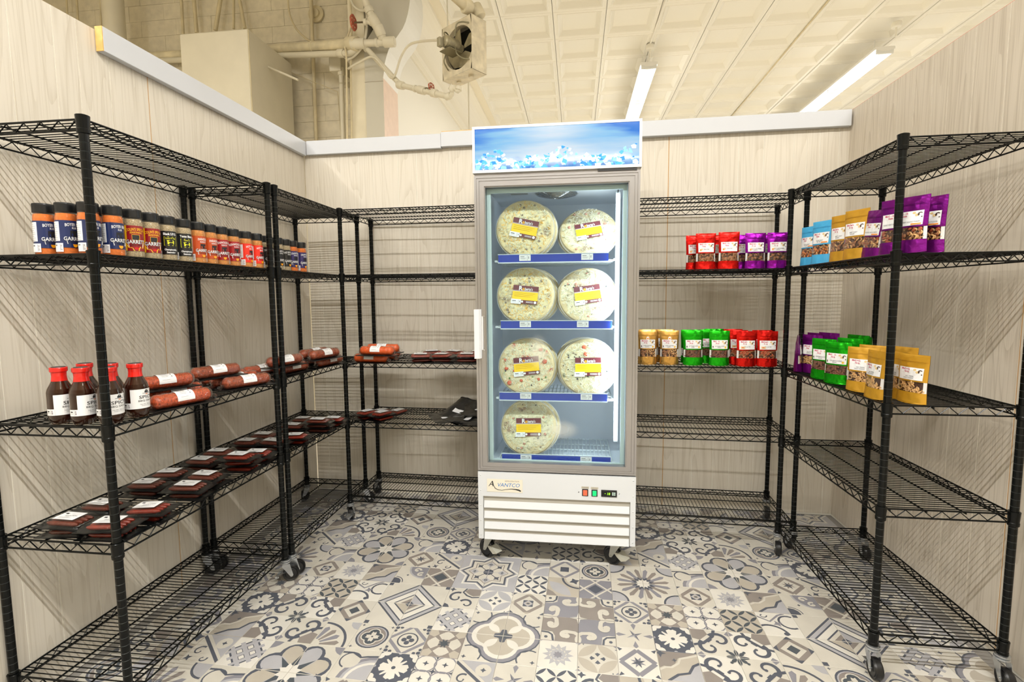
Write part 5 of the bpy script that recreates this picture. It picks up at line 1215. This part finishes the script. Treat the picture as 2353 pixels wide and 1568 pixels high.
# ---- sausages in shrink wrap
Msaus = [mat('sausage_red', (186, 78, 42), .4, var=(150, .6), bump=(90, .6)), mat('sausage_brown', (150, 68, 38), .4, var=(150, .6), bump=(90, .6)), mat('sausage_orange', (216, 88, 30), .45, var=(60, .2), bump=(90, .2))]
M_tray = mat('black_tray', (18, 22, 22), .35, bump=(60, .3))
def bent_tube(L_, r, bend, n=26, seg=14, wob=0):
    pts = []; rr = []
    for k in range(n+1):
        t = -1 + 2*k/n; x = t*L_/2; e = max(0, (abs(t) - .80)/.20); q = sqrt(max(0.0, 1 - e*e)); pts.append((x, bend*(t*t-.3), 0)); rr.append(r*(max(.16, q)) * (1 + wob*sin(7*t) + .035*sin(23*t+1)))
    return MB().tube(pts, rr, seg)
def log_proto(ci, bend=.006):
    o = empty('summer_sausage'); r = .0265; L_ = .262
    s1 = bent_tube(L_, r, bend); s1.xform(Matrix.Translation((0, 0, r+.004)) @ Matrix.Diagonal((1, 1.04, .98, 1))); part('sausage', s1, Msaus[ci], o)
    w1 = bent_tube(L_+.016, r+.0016, bend, wob=.012); w1.xform(Matrix.Translation((0, 0, r+.0042)) @ Matrix.Diagonal((1, 1.05, .99, 1))); part('wrap', w1, M_film, o)
    part('tray', MB().extrude([(-.036, .0), (.036, .0), (.040, .004), (.038, .005), (.020, .0035), (-.020, .0035), (-.038, .005), (-.040, .004)], -(L_/2+.016), L_/2+.020, 'yz'), M_tray, o)
    tw = MB()
    for sg in (-1, 1): tw.tube([(sg*(L_/2-.004), 0, r), (sg*(L_/2+.004), .002, r*.9), (sg*(L_/2+.014), -.003, r*.7), (sg*(L_/2+.022), .003, r*.5)], [.010, .006, .009, .013], 9, smooth=False)
    part('twisted_end', tw, M_film, o)
    a = Art(); a.rect(M_tag, -.038, -.036, .038, .036, 1, 12).text(M_ink, 'SMOKED', -.008, .010, .0085, 1, .02).rect(M_greyink, -.022, .004, .008, .0048).rect(M_greyink, -.022, -.002, .012, -.0012).rect(M_greyink, -.022, -.008, .006, -.0072).rect(M_greyink, -.024, -.022, .010, -.0212).rect(M_ink, .014, -.024, .0146, .024).rect(M_ink, .0205, -.010, .024, .008)
    def f(u, v, h):
        rr = r + .0024 + h; t = v/rr - .50; return (u, bend*((u/(L_/2))**2-.3) - rr*1.05*sin(-t) , r+.0042 + rr*.99*cos(t)) 
    part('label', a.mesh('label', f), None, o); return o
LP = {}
def log(ci, x, y, z, rz, lab, ry=0.0):
    o = inst(LP, ci, lambda: log_proto(ci)); place(o, (x, y, z), (0, ry, rz), (.80, .97, .97), label=lab, cat='sausage'); o['group'] = 'shrink wrapped sausages on the middle shelves'
zd = deck(2)+.0008; H = pi/2
# direction of the long axis is mostly along y on the left units
ZS = .052
def lg(ci, px, py, lv, rz, lab, ry=0.0):
    p_ = at(px, py, Z=zd + .022 + lv*ZS); log(ci, p_.x, p_.y, zd + lv*ZS, rz, lab, ry)
lg(0, 418, 920, 0, H-.33, 'front sausage of the near stack beside the sauce bottles')
lg(0, 402, 905, 0, H-.30, 'second sausage of the near stack, behind the front one')
lg(0, 385, 893, 0, H-.28, 'rear bottom sausage of the near stack by the bottles')
lg(0, 376, 882, 1, H-.34, 'sausage lying on top of the near stack beside the bottles', .02)
lg(1, 567, 879, 0, H-.42, 'foremost sausage of the second stack, next to the twin posts')
lg(0, 541, 874, 0, H-.38, 'middle sausage in the front row of the second stack')
lg(0, 516, 869, 0, H-.34, 'third sausage in the second stack, mostly covered')
lg(1, 490, 863, 0, H-.30, 'bottom rear sausage of the second stack')
lg(1, 497, 857, 1, H-.34, 'long brown sausage lying on top of the second stack')
lg(0, 600, 853, 0, H-.2, 'short looking sausage at the back between two stacks')
lg(1, 672, 848, 0, H-.18, 'front bottom sausage just past the twin posts')
lg(1, 642, 845, 0, H-.16, 'second bottom sausage past the twin posts')
lg(1, 655, 832, 1, H-.24, 'top sausage of the stack past the twin posts')
lg(1, 757, 832, 0, H-.16, 'front bottom sausage at the far end of the left shelves')
lg(1, 728, 829, 0, H-.14, 'rear bottom sausage at the far end of the left shelves')
lg(1, 746, 816, 1, H-.26, 'top sausage at the far end of the left shelves')
lg(1, 722, 814, 1, H-.20, 'back top sausage at the far end of the left shelves')
lg(2, 852, 826, 0, UB, 'bright orange front sausage on the back left shelf')
lg(2, 872, 819, 0, UB-.02, 'bright orange bottom sausage at the middle of the back left shelf')
lg(2, 866, 809, 1, UB-.03, 'bright orange top sausage of the back left pile')
lg(2, 884, 814, 0, UB-.03, 'rear bottom bright orange sausage of the back left pile')
lg(2, 880, 803, 1, UB-.03, 'rearmost bright orange sausage of the back left pile')
# ---- snack stick packs
Mstick = [mat('stick_brown', (96, 38, 22), .35, var=(60, .3), coat=.5), mat('stick_red', (122, 34, 16), .3, var=(60, .3), coat=.6)]
def pack_proto(ci):
    o = empty('snack_stick_pack'); L_, r = .112, .0082
    for k in range(4):
        y = (k-1.5)*.0175; s1 = MB(); n = 8; pts = []; rr = []
        for q in range(n+1):
            t = -1+2*q/n; pts.append((t*L_/2, y+.0014*sin(3*t+k), .0035+r)); rr.append(r*(.45 if q in (0, n) else 1))
        s1.tube(pts, rr, 8); part('stick', s1, Mstick[ci], o)
    # tray with crimped rim
    nx, ny = 12, 8; vs = []
    for j in range(ny+1):
        for i in range(nx+1):
            u, v = -1+2*i/nx, -1+2*j/ny; e = max(abs(u), abs(v)); vs.append((u*.084, v*.056, .001 + (.0035*noise.noise(Vector((u*3, v*3, ci))) if e > .8 else 0) + (.004 if e > .9 else 0)))
    fs = [(j*(nx+1)+i, j*(nx+1)+i+1, (j+1)*(nx+1)+i+1, (j+1)*(nx+1)+i) for j in range(ny) for i in range(nx)]
    t_ = MB().add(vs, fs, 0, True); t_.add([(v[0], v[1], v[2]-.0012) for v in vs], [f[::-1] for f in fs], 0, True); part('tray', t_, M_tray, o)
    vs = []
    for j in range(ny+1):
        for i in range(nx+1):
            u, v = -1+2*i/nx, -1+2*j/ny; e = max(abs(u)*1.02, abs(v)); h_ = .0205*max(0, min(1, (1-e)/.22))**.6
            vs.append((u*.076, v*.048, .0048 + h_ + .0022*noise.noise(Vector((u*4, v*4, 3+ci)))))
    part('film', MB().add(vs, fs, 0, True), M_film2, o)
    a = Art(); a.rect(M_tag, -.040, -.026, .036, .028, 8, 4).rect(M_ink, -.032, .012, -.022, .020).text(M_ink, 'SNACK STICKS', .002, -.002, .0085, .8, .01).rect(M_greyink, -.030, -.010, .028, -.0092).rect(M_greyink, -.030, -.016, .020, -.0152).rect(M_greyink, -.008, .014, .026, .0148)
    part('label', a.mesh('label', lambda u, v, h: (u, v, .0262 + h + .0012*sin(u*90)*cos(v*60))), None, o); return o
PP = {}
def pack(ci, x, y, z, rz, lab, tilt=0.0):
    o = inst(PP, ci, lambda: pack_proto(ci)); place(o, (x, y, z), (tilt, random.uniform(-.03, .03), rz), label=lab, cat='meat snack'); o['group'] = 'vacuum packs of snack sticks'
def stack(n, x, y, z, rz, lab, ci=0, tilt=0.0):
    nm = ['bottom', 'top'] if n == 2 else ['bottom', 'middle', 'top'] if n == 3 else ['single']
    for k in range(n): pack(ci, x + random.uniform(-.006, .006), y + random.uniform(-.006, .006), z + k*.0265, rz + random.uniform(-.10, .10), f'{nm[k]} snack stick pack {lab}', tilt if k == n-1 else 0)
z4 = deck(3)+.0012
for (n, x, y, rz, lab, ci) in (
    (2, -1.655, 1.402, .04, 'at the near left end of the second lowest left shelf', 0), (2, -1.665, 1.520, .02, 'behind the nearest pack by the left wall', 0), (2, -1.500, 1.392, .10, 'lying crumpled beside the front post', 1), (2, -1.478, 1.512, .05, 'just right of the front post', 1),
    (2, -1.672, 1.712, .05, 'in the second group, near and by the wall', 0), (2, -1.497, 1.712, .06, 'in the second group, near the aisle', 0), (2, -1.685, 1.830, .04, 'in the second group, far and by the wall', 0), (2, -1.510, 1.830, .08, 'in the second group, far near the aisle', 0),
    (2, -1.665, 2.000, .04, 'in the third group by the twin posts, near the wall', 0), (3, -1.485, 2.005, .05, 'in the third group, near the aisle', 1), (2, -1.680, 2.118, .05, 'in the third group, far by the wall', 0), (2, -1.495, 2.125, .08, 'in the third group, far by the aisle', 1),
    (2, -1.650, 2.300, .03, 'past the twin posts near the wall', 0), (2, -1.520, 2.290+.02, .03, 'directly behind the twin posts', 0), (2, -1.645, 2.420, .05, 'in the row past the twin posts, by the wall', 0), (2, -1.468, 2.420, .06, 'past the twin posts near the aisle', 1),
    (2, -1.600, 2.620, .05, 'in the last left group, near and by the wall', 0), (3, -1.462, 2.650, .06, 'in the last left group, near the aisle', 0), (2, -1.620, 2.765, .05, 'in the last left group, farthest by the wall', 0), (2, -1.450, 2.790, .04, 'in the last left group, farthest by the aisle', 1)):
    stack(n, x, y, z4, rz, lab, ci)
zb4 = deck(3)+.0012; zb3 = deck(2)+.0012
for (x, y, rz, lab, n) in ((-1.315, 2.985, UB+1.15, 'front left of four on the back left lower shelf', 2), (-1.205, 2.960, UB+1.1, 'front right of four on the back left lower shelf', 2), (-1.285, 3.13, UB+1.15, 'rear left of four on the back left lower shelf', 1), (-1.165, 3.13, UB+1.1, 'rear right of four on the back left lower shelf', 1)):
    stack(n, x, y, zb4, rz, lab, 1)
for (x, y, rz, lab, n) in ((-.925, 2.905, .15, 'left of the loose ones beside the orange sausages', 2), (-.800, 2.915, -.1, 'right front of the loose packs on the back shelf', 2), (-.91, 3.075, .3, 'rear left of the loose packs on the back shelf', 2), (-.765, 3.085, -.25, 'rear middle of the loose packs on the back shelf', 2),
                           (-.650, 2.925, .1, 'front pack touching the freezer on the back shelf', 2), (-.600, 3.08, -.2, 'rear pack beside the freezer on the back shelf', 2)):
    stack(n, x, y, zb3, rz, lab, 1, .05)
# ---- flat black jerky bags left of the freezer
M_jbag = mat('black_pouch_plastic', (14, 15, 16), .22, bump=(26, 1.0), coat=.2)
def jerky_bag(seed, x, y, z, rz, lab, tilt=(0, 0), wd_=.105, ln=.13):
    o = empty('jerky_bag', (x, y, z)); o.rotation_euler = (tilt[0], tilt[1], rz); tag(o, lab, 'jerky bag', 'black jerky bags beside the freezer')
    nx, ny = 16, 18
    def sheet(top):
        vs = []
        for j in range(ny+1):
            for i in range(nx+1):
                u, v = -1+2*i/nx, -1+2*j/ny; e = max(0, 1-max(abs(u), abs(v))**6); w_ = .010*noise.noise(Vector((u*1.6+seed, v*1.6, seed*.7))) + .004*noise.noise(Vector((u*4, v*4+seed, 2)))
                vs.append((u*wd_, v*ln, .012 + w_ + (e*.0055 if top else 0)))
        return vs
    fs = [(j*(nx+1)+i, j*(nx+1)+i+1, (j+1)*(nx+1)+i+1, (j+1)*(nx+1)+i) for j in range(ny) for i in range(nx)]
    mb = MB().add(sheet(True), fs, 0, True); mb.add(sheet(False), [f[::-1] for f in fs], 0, True); part('pouch', mb, M_jbag, o)
    def surf(u, v): return .012 + .010*noise.noise(Vector((u/wd_*1.6+seed, v/ln*1.6, seed*.7))) + .004*noise.noise(Vector((u/wd_*4, v/ln*4+seed, 2))) + .0055
    a = Art(); a.rect(M_tag, -.040, -.030, .034, .004, 8, 6); part('label', a.mesh('label', lambda u, v, h: (u, v, surf(u, v)+.0015+h)), None, o)
    b_ = MB(); 
    for sy in (-1, 1): b_.tube([(-wd_+2*wd_*k/16, sy*(ln-.008), surf(-wd_+2*wd_*k/16, sy*(ln-.008))-.004) for k in range(17)], .0016, 5)
    part('seal', b_, M_tray, o)
jerky_bag(1, -.800, 3.00, zb4, .5, 'flat black jerky bag lying lowest, left of the freezer', (.0, .05))
jerky_bag(2, -.735, 3.085, zb4+.030, -.55, 'black jerky bag tilted upright at the back of the pile', (.42, .05))
jerky_bag(3, -.66, 2.96, zb4+.010, 1.2, 'crumpled black jerky bag in front of the pile beside the freezer', (0, -.10))
jerky_bag(4, -.60, 3.08, zb4+.034, .2, 'black jerky bag on top, closest to the freezer', (.12, .1))

# ---- nut pouches
def foil(name, col, rough=.24): return mat('foil_' + name, col, rough, metal=.8, bump=(26, .9))
Mfoil = {'red': foil('red', (214, 26, 18)), 'purple': foil('purple', (138, 14, 150)), 'gold': foil('gold', (206, 160, 84)), 'green': foil('green', (28, 176, 20)), 'blue': mat('foil_blue', (64, 164, 214), .5, bump=(22, .35)), 'oldgold': mat('foil_oldgold', (196, 146, 36), .42, metal=.3, bump=(22, .45)), 'plum': foil('plum', (122, 20, 128), .34)}
Mnut = {n: mat('nut_' + n, c, .5, var=(80, .35)) for n, c in (('almond', (150, 100, 62)), ('cashew', (216, 170, 112)), ('pecan', (112, 66, 44)), ('dark', (84, 56, 44)), ('orange', (210, 120, 40)), ('glaze', (168, 78, 40)))}
M_magenta = mat('print_magenta', (190, 36, 84), .4); M_tanp = mat('print_tan', (224, 196, 140), .4); M_brownp = mat('print_brown', (70, 48, 34), .4); M_pinkp = mat('print_orange', (244, 146, 50), .4)
def pouch_proto(color, nuts, line1, line2, w_=.106, h_=.168, mark='plain', badge=None):
    o = empty('nut_pouch'); hw = w_/2; nx, nz = 18, 30
    z_lo, z_hi = h_*.235, h_*.455          # window band
    def thick(u, t):                        # half thickness of the pouch
        e = 1 - abs(u)**2.6
        base = .020*(1 - t)**.5 if t < .97 else .0006
        return max(.0006, base*(e**.75) + .0008)
    def P_(u, t, s):
        z = t*h_; th = thick(u, t); cr = (.0022*noise.noise(Vector((u*2.2, t*5, s*3+len(color)))) + (.0016*noise.noise(Vector((u*5+3, t*11, s*3+len(nuts)))) if t > .5 or t < .22 else 0))*(1 if t > .02 else 0)*(1-abs(u)**3)
        wn = hw*(1 - .05*sin(pi*min(1, t*1.2))*1)   # slightly waisted
        return (u*wn, -s*(th + cr) + .004*(t-.4), z + (.004*(u*u) if t < .02 else 0))
    ts = sorted(set([k/nz for k in range(nz+1)] + [z_lo/h_, z_hi/h_, .90, .925, .02]))
    us = [-1 + 2*k/nx for k in range(nx+1)]
    fr, bk, wi = MB(), MB(), MB()
    for s, in ((1,), (-1,)):
        for a, b in zip(ts[:-1], ts[1:]):
            row = [P_(u, a, s) for u in us] + [P_(u, b, s) for u in us]; n_ = len(us)
            fs = [(i, i+1, n_+i+1, n_+i) if s == 1 else (i, n_+i, n_+i+1, i+1) for i in range(n_-1)]
            if s == 1 and z_lo/h_ - 1e-6 <= a < z_hi/h_ - 1e-6: wi.add(row, fs, 0, True)
            else: (fr if s == 1 else bk).add(row, fs, 0, True)
    # bottom gusset
    n_ = len(us); row = [P_(u, 0, 1) for u in us] + [P_(u, 0, -1) for u in us]; fr.add(row, [(i, n_+i, n_+i+1, i+1) for i in range(n_-1)], 0)
    fr.v += bk.v; k0 = len(fr.v) - len(bk.v); fr.f += [tuple(i+k0 for i in f) for f in bk.f]; fr.m += bk.m; fr.sm += bk.sm
    part('foil_body', fr, Mfoil[color], o); part('window', wi, M_film, o)
    zp = MB()
    for tz in (.845, .862): zp.tube([(P_(u*.97, tz, 1)[0], P_(u, tz, 1)[1]-.0006, tz*h_) for u in us], .0009, 4)
    part('zip_seal', zp, Mfoil[color], o)
    # nuts seen through the window
    rr = random.Random(len(nuts)*7+len(color)); nb = MB(); lst = nuts
    back = MB(); row = [(P_(u, z_lo/h_-.03, 1)[0]*.86, P_(u, z_lo/h_, 1)[1]*.45, z_lo-.004) for u in us] + [(P_(u, z_hi/h_, 1)[0]*.86, P_(u, z_hi/h_, 1)[1]*.45, z_hi+.004) for u in us]
    for i in range(n_-1): nb.add([row[i], row[i+1], row[n_+i+1], row[n_+i]], [(0, 1, 2, 3)], 0)
    mats = [Mnut['dark']] + [Mnut[n] for n in lst]
    for _ in range(46):
        u = rr.uniform(-.78, .78); t = rr.uniform(z_lo-.002, z_hi+.002)/h_; p_ = P_(u, t, 1); q = Matrix.Rotation(rr.uniform(0, 3.14), 3, 'Y') @ Matrix.Rotation(rr.uniform(-.5, .5), 3, 'X')
        mi = rr.randrange(len(lst)); s_ = rr.uniform(.0052, .0075)
        if lst[mi] == 'cashew':
            pts = [Vector((s_*1.1*cos(a), 0, s_*1.1*sin(a))) for a in (0, .7, 1.4, 2.1, 2.8)]; nb.tube([Vector((p_[0], p_[1]+.005, p_[2])) + q @ v for v in pts], [s_*.25, s_*.42, s_*.48, s_*.42, s_*.25], 5, mi+1)
        else: nb.blob((p_[0], p_[1]+.0055, p_[2]), s_, 1.35, .6, .72, mi+1, 7, 5, q)
    part('nuts', nb, mats, o, kind='stuff')
    sv = MB()
    for sx in (-1, 1): sv.add([P_(sx*.99, z_lo/h_, .6), P_(sx*.84, z_lo/h_, .92), P_(sx*.84, z_hi/h_, .92), P_(sx*.99, z_hi/h_, .6)], [(0, 1, 2, 3)])
    part('window_edge', sv, mat('milky_film', (232, 230, 226), .3), o)
    # label
    a = Art(); lw, l0, l1 = w_*.40, h_*.485, h_*.735
    c_ = .004; a.poly(M_tag, [(-lw+c_, l0), (lw-c_, l0), (lw, l0+c_), (lw, l1-c_), (lw-c_, l1), (-lw+c_, l1), (-lw, l1-c_), (-lw, l0+c_)]) if False else a.rect(M_tag, -lw, l0, lw, l1, 10, 6)
    a.text(M_magenta, "MinDee's", -lw*.42, l1-.0095, .0098, .92, .03).text(M_magenta, 'Nuts', -lw*.30, l1-.0185, .0095, .95, .03).rect(M_greyink, -lw*.7, l1-.0205, -lw*.05, l1-.0201)
    a.disc(M_tanp, lw*.36, l1-.0075, .0046, 12, 1.2, .9).disc(M_tanp, lw*.56, l1-.0150, .0058, 12, 1, .8).poly(M_brownp, [(lw*.66, l1-.0195), (lw*.60, l1-.013), (lw*.66, l1-.0075), (lw*.80, l1-.0055), (lw*.93, l1-.0085), (lw*.90, l1-.0105), (lw*.80, l1-.0085), (lw*.72, l1-.0105), (lw*.75, l1-.0150)]).disc(M_brownp, lw*.90, l1-.0225, .0022, 8)
    a.text(M_greyink, line1, 0, l0+.0105, .0066, .82, .01).text(M_greyink, line2, -lw*.1, l0+.0045, .0060, .82, .01)
    if mark == 'two': a.disc(M_pinkp, -lw*.72, l0+.0095, .0048, 10).disc(M_tanp, -lw*.58, l0+.0125, .0042, 10)
    elif mark == 'pill': a.rect(M_pinkp, lw*.22, l0+.0020, lw*.92, l0+.0065, 4)
    elif mark == 'jar': a.disc(mat('print_honey', (236, 190, 60), .4), lw*.70, l0+.0075, .0050, 10).disc(M_brownp, -lw*.86, l0+.0095, .0036, 8, .7, 1.4)
    elif mark == 'bbq': a.rect(M_tanp, -lw*.84, l0+.0040, -lw*.30, l0+.0140, 3).text(mat('print_red', (210, 60, 40), .4), 'BBQ', -lw*.57, l0+.0065, .0070, .9, .03)
    if badge: a.disc(M_tag, .0, l1+.0060, .0085, 14).disc(M_pinkp, 0, l1+.0050, .0060, 10, 1, .6)
    def f(u, v, h):
        p_ = P_(max(-1, min(1, u/hw)), v/h_, 1); return (p_[0], p_[1] - .0014 - h, p_[2])
    part('label', a.mesh('label', f), None, o); return o
NK = {'red': ('red', ['almond'], 'TEXAS TRIO', '', .106, .168, 'two'), 'purple': ('purple', ['almond', 'dark'], 'CHOCOLATE CARAMEL', 'ALMONDS', .106, .168, 'two'),
      'gold': ('gold', ['cashew', 'almond'], 'HONEY CINNAMON', 'CASHEWS', .104, .168, 'jar', True), 'green': ('green', ['pecan'], 'BUTTERMILK HONEY', 'PECANS', .108, .168, 'jar'), 'bbq': ('red', ['almond', 'glaze'], 'BBQ NUT MIX', '', .106, .168, 'bbq'),
      'blue': ('blue', ['cashew', 'orange', 'almond'], 'BLOODY MARY', 'TRAIL MIX', .110, .180, 'pill'), 'sgold': ('oldgold', ['almond', 'cashew'], 'SWEET CANDY', 'CASHEWS', .110, .185, 'plain'), 'bigp': ('plum', ['glaze', 'almond', 'cashew'], 'HONEY HEAT WALNUT FUSION', '', .116, .200, 'pill'),
      'dill': ('plum', ['cashew'], 'DILL PICKLE', 'ALMONDS', .106, .172, 'plain'), 'cinn': ('green', ['pecan'], 'CINNAMON & SUGAR', 'PECANS', .110, .172, 'jar'), 'garlic': ('oldgold', ['cashew'], 'SALT, PEPPER,', 'GARLIC CASHEWS', .116, .178, 'plain')}
NP = {}
HZ = {'red': 1.18, 'purple': 1.16, 'gold': 1.15, 'green': 1.15, 'bbq': 1.15, 'sgold': 1.10, 'blue': 1.12, 'dill': 1.10, 'cinn': 1.06}
def gy(px, X, py): return at(px, py, X=X).y
def pouch(k, x, y, z, rz, lab, lean=0.0, sc=1.0, roll=0.0):
    o = inst(NP, k, lambda: pouch_proto(*NK[k])); place(o, (x, y, z), (lean, roll, rz), (sc, sc, sc*HZ.get(k, 1.0)), label=lab, cat='nut pouch'); o['group'] = 'stand up nut pouches'
zu, zm = deck(1)+.0008, deck(2)+.0008
pouch('red', .668, 2.975, zu, .10, 'leftmost red nut pouch, mostly behind the next one, upper shelf right of the freezer'); pouch('red', .706, 2.900, zu, .02, 'front left red nut pouch on the upper shelf right of the freezer', 0, 1.01); pouch('red', .77, 2.985, zu, -.05, 'red nut pouch standing behind the gap of the two front red pouches')
pouch('red', .826, 2.895, zu, -.02, 'bright red nut pouch beside the purple pouches on the upper shelf', 0, 1.03)
pouch('purple', .925, 2.965, zu, .05, 'rear purple nut pouch hidden behind the front purple one'); pouch('purple', .962, 2.890, zu, 0, 'front purple chocolate almond pouch beside the red pouch'); pouch('purple', 1.075, 2.885, zu, -.04, 'purple almond pouch next to the shelving post'); pouch('purple', 1.05, 2.965, zu, 0, 'rear right purple nut pouch on the upper back shelf')
pouch('gold', .402, 2.900, zm, .0, 'gold cashew pouch touching the freezer, middle shelf'); pouch('gold', .415, 2.98, zm, .04, 'gold cashew pouch behind the one touching the freezer'); pouch('gold', .522, 2.900, zm, -.02, 'second front gold cashew pouch right of the freezer'); pouch('gold', .515, 2.985, zm, .0, 'rear gold cashew pouch behind the second front one')
pouch('green', .648, 2.885, zm, .03, 'left front green pecan pouch on the middle back shelf'); pouch('green', .652, 2.965, zm, .0, 'green pecan pouch behind the left front green one'); pouch('green', .755, 2.975, zm, .05, 'green pecan pouch peeking between the two front green ones'); pouch('green', .787, 2.880, zm, -.02, 'right front green pecan pouch beside the red mix'); pouch('green', .80, 3.04, zm, .0, 'rearmost green pecan pouch on the middle back shelf')
pouch('bbq', .90, 3.02, zm, .05, 'tall looking red mix pouch at the rear of the red group'); pouch('bbq', .90, 2.93, zm, .0, 'second row red mix pouch, left'); pouch('bbq', .922, 2.855, zm, .04, 'front left red mix pouch on the middle back shelf'); pouch('bbq', 1.03, 2.855, zm, -.05, 'front right red mix pouch nearest the shelving post'); pouch('bbq', 1.03, 2.935, zm, 0, 'red mix pouch behind the front right red one')
F = -pi/2 + .42      # on the right unit the pouches face the aisle, turned a little to the viewer

for k, px, X, rz, lab, sc, roll in (
    ('blue', 1860, 1.150, F-.10, 'left front blue trail mix pouch on the upper right shelf', .98, 0), ('blue', 1889, 1.135, F-.02, 'right front blue trail mix pouch on the upper right shelf', 1.0, 0), ('blue', 1915, 1.24, F, 'blue trail mix pouch behind the two front blue ones', .98, 0),
    ('sgold', 1932, 1.140, F-.08, 'left gold candy cashew pouch beside the blue ones', 1.0, 0), ('sgold', 1966, 1.130, F-.05, 'right gold candy cashew pouch beside the purple ones', 1.0, 0), ('sgold', 2040, 1.27, F, 'gold pouch edge peeking behind the purple pouches', .97, 0),
    ('bigp', 2003, 1.150, F-.32, 'leaning purple walnut pouch next to the gold ones', .93, .10), ('bigp', 2058, 1.14, F+.04, 'large purple walnut pouch left of the right front post', 1.0, 0), ('bigp', 2090, 1.135, F+.06, 'large purple walnut pouch right behind the right front post', .96, 0),
    ('bigp', 2130, 1.215, F+.02, 'rightmost large purple walnut pouch on the upper right shelf', .98, 0)):
    pouch(k, X, gy(px, X, 560), zu, rz, lab, 0, sc, roll)
pouch('dill', 1.120, 2.690, zm, 1.176, 'thin purple pouch seen edge on beside the far shelving post', 0, .98); 
for k, px, X, rz, lab, sc in (
    ('dill', 1862, 1.165, F+.10, 'purple pickle almond pouch behind the green ones', 1.0), ('dill', 1899, 1.26, F+.05, 'dark purple pouch at the back of the middle right shelf', 1.04), ('dill', 1870, 1.24, F, 'second purple pouch behind the front purple one', 1.0),
    ('cinn', 1889, 1.130, F+.16, 'left front green cinnamon pecan pouch on the middle right shelf', 1.02), ('cinn', 1922, 1.130, F+.20, 'right front green cinnamon pecan pouch on the middle right shelf', 1.0), ('cinn', 1948, 1.225, F+.10, 'green pouch behind the right front green one', 1.05), ('cinn', 1966, 1.32, F-.1, 'green pouch standing at the back with raised top', 1.08), ('cinn', 1991, 1.35, F-.75, 'green pouch turned sideways near the right wall', 1.05),
    ('garlic', 1980, 1.135, F+.22, 'left front gold garlic cashew pouch', 1.0), ('garlic', 2011, 1.112, F-.42, 'gold garlic cashew pouch turned to show its narrow side', 1.0), ('garlic', 2006, 1.205, F+.2, 'gold garlic cashew pouch behind the post, left', 1.02), ('garlic', 2062, 1.195, F-.42, 'turned gold garlic cashew pouch right behind the post', .98),
    ('garlic', 2097, 1.195, F-.12, 'rightmost gold garlic cashew pouch beside the front post', .98), ('garlic', 2070, 1.30, F, 'rearmost gold garlic cashew pouch behind the others', 1.0)):
    pouch(k, X, gy(px, X, 880), zm, rz, lab, 0, sc)
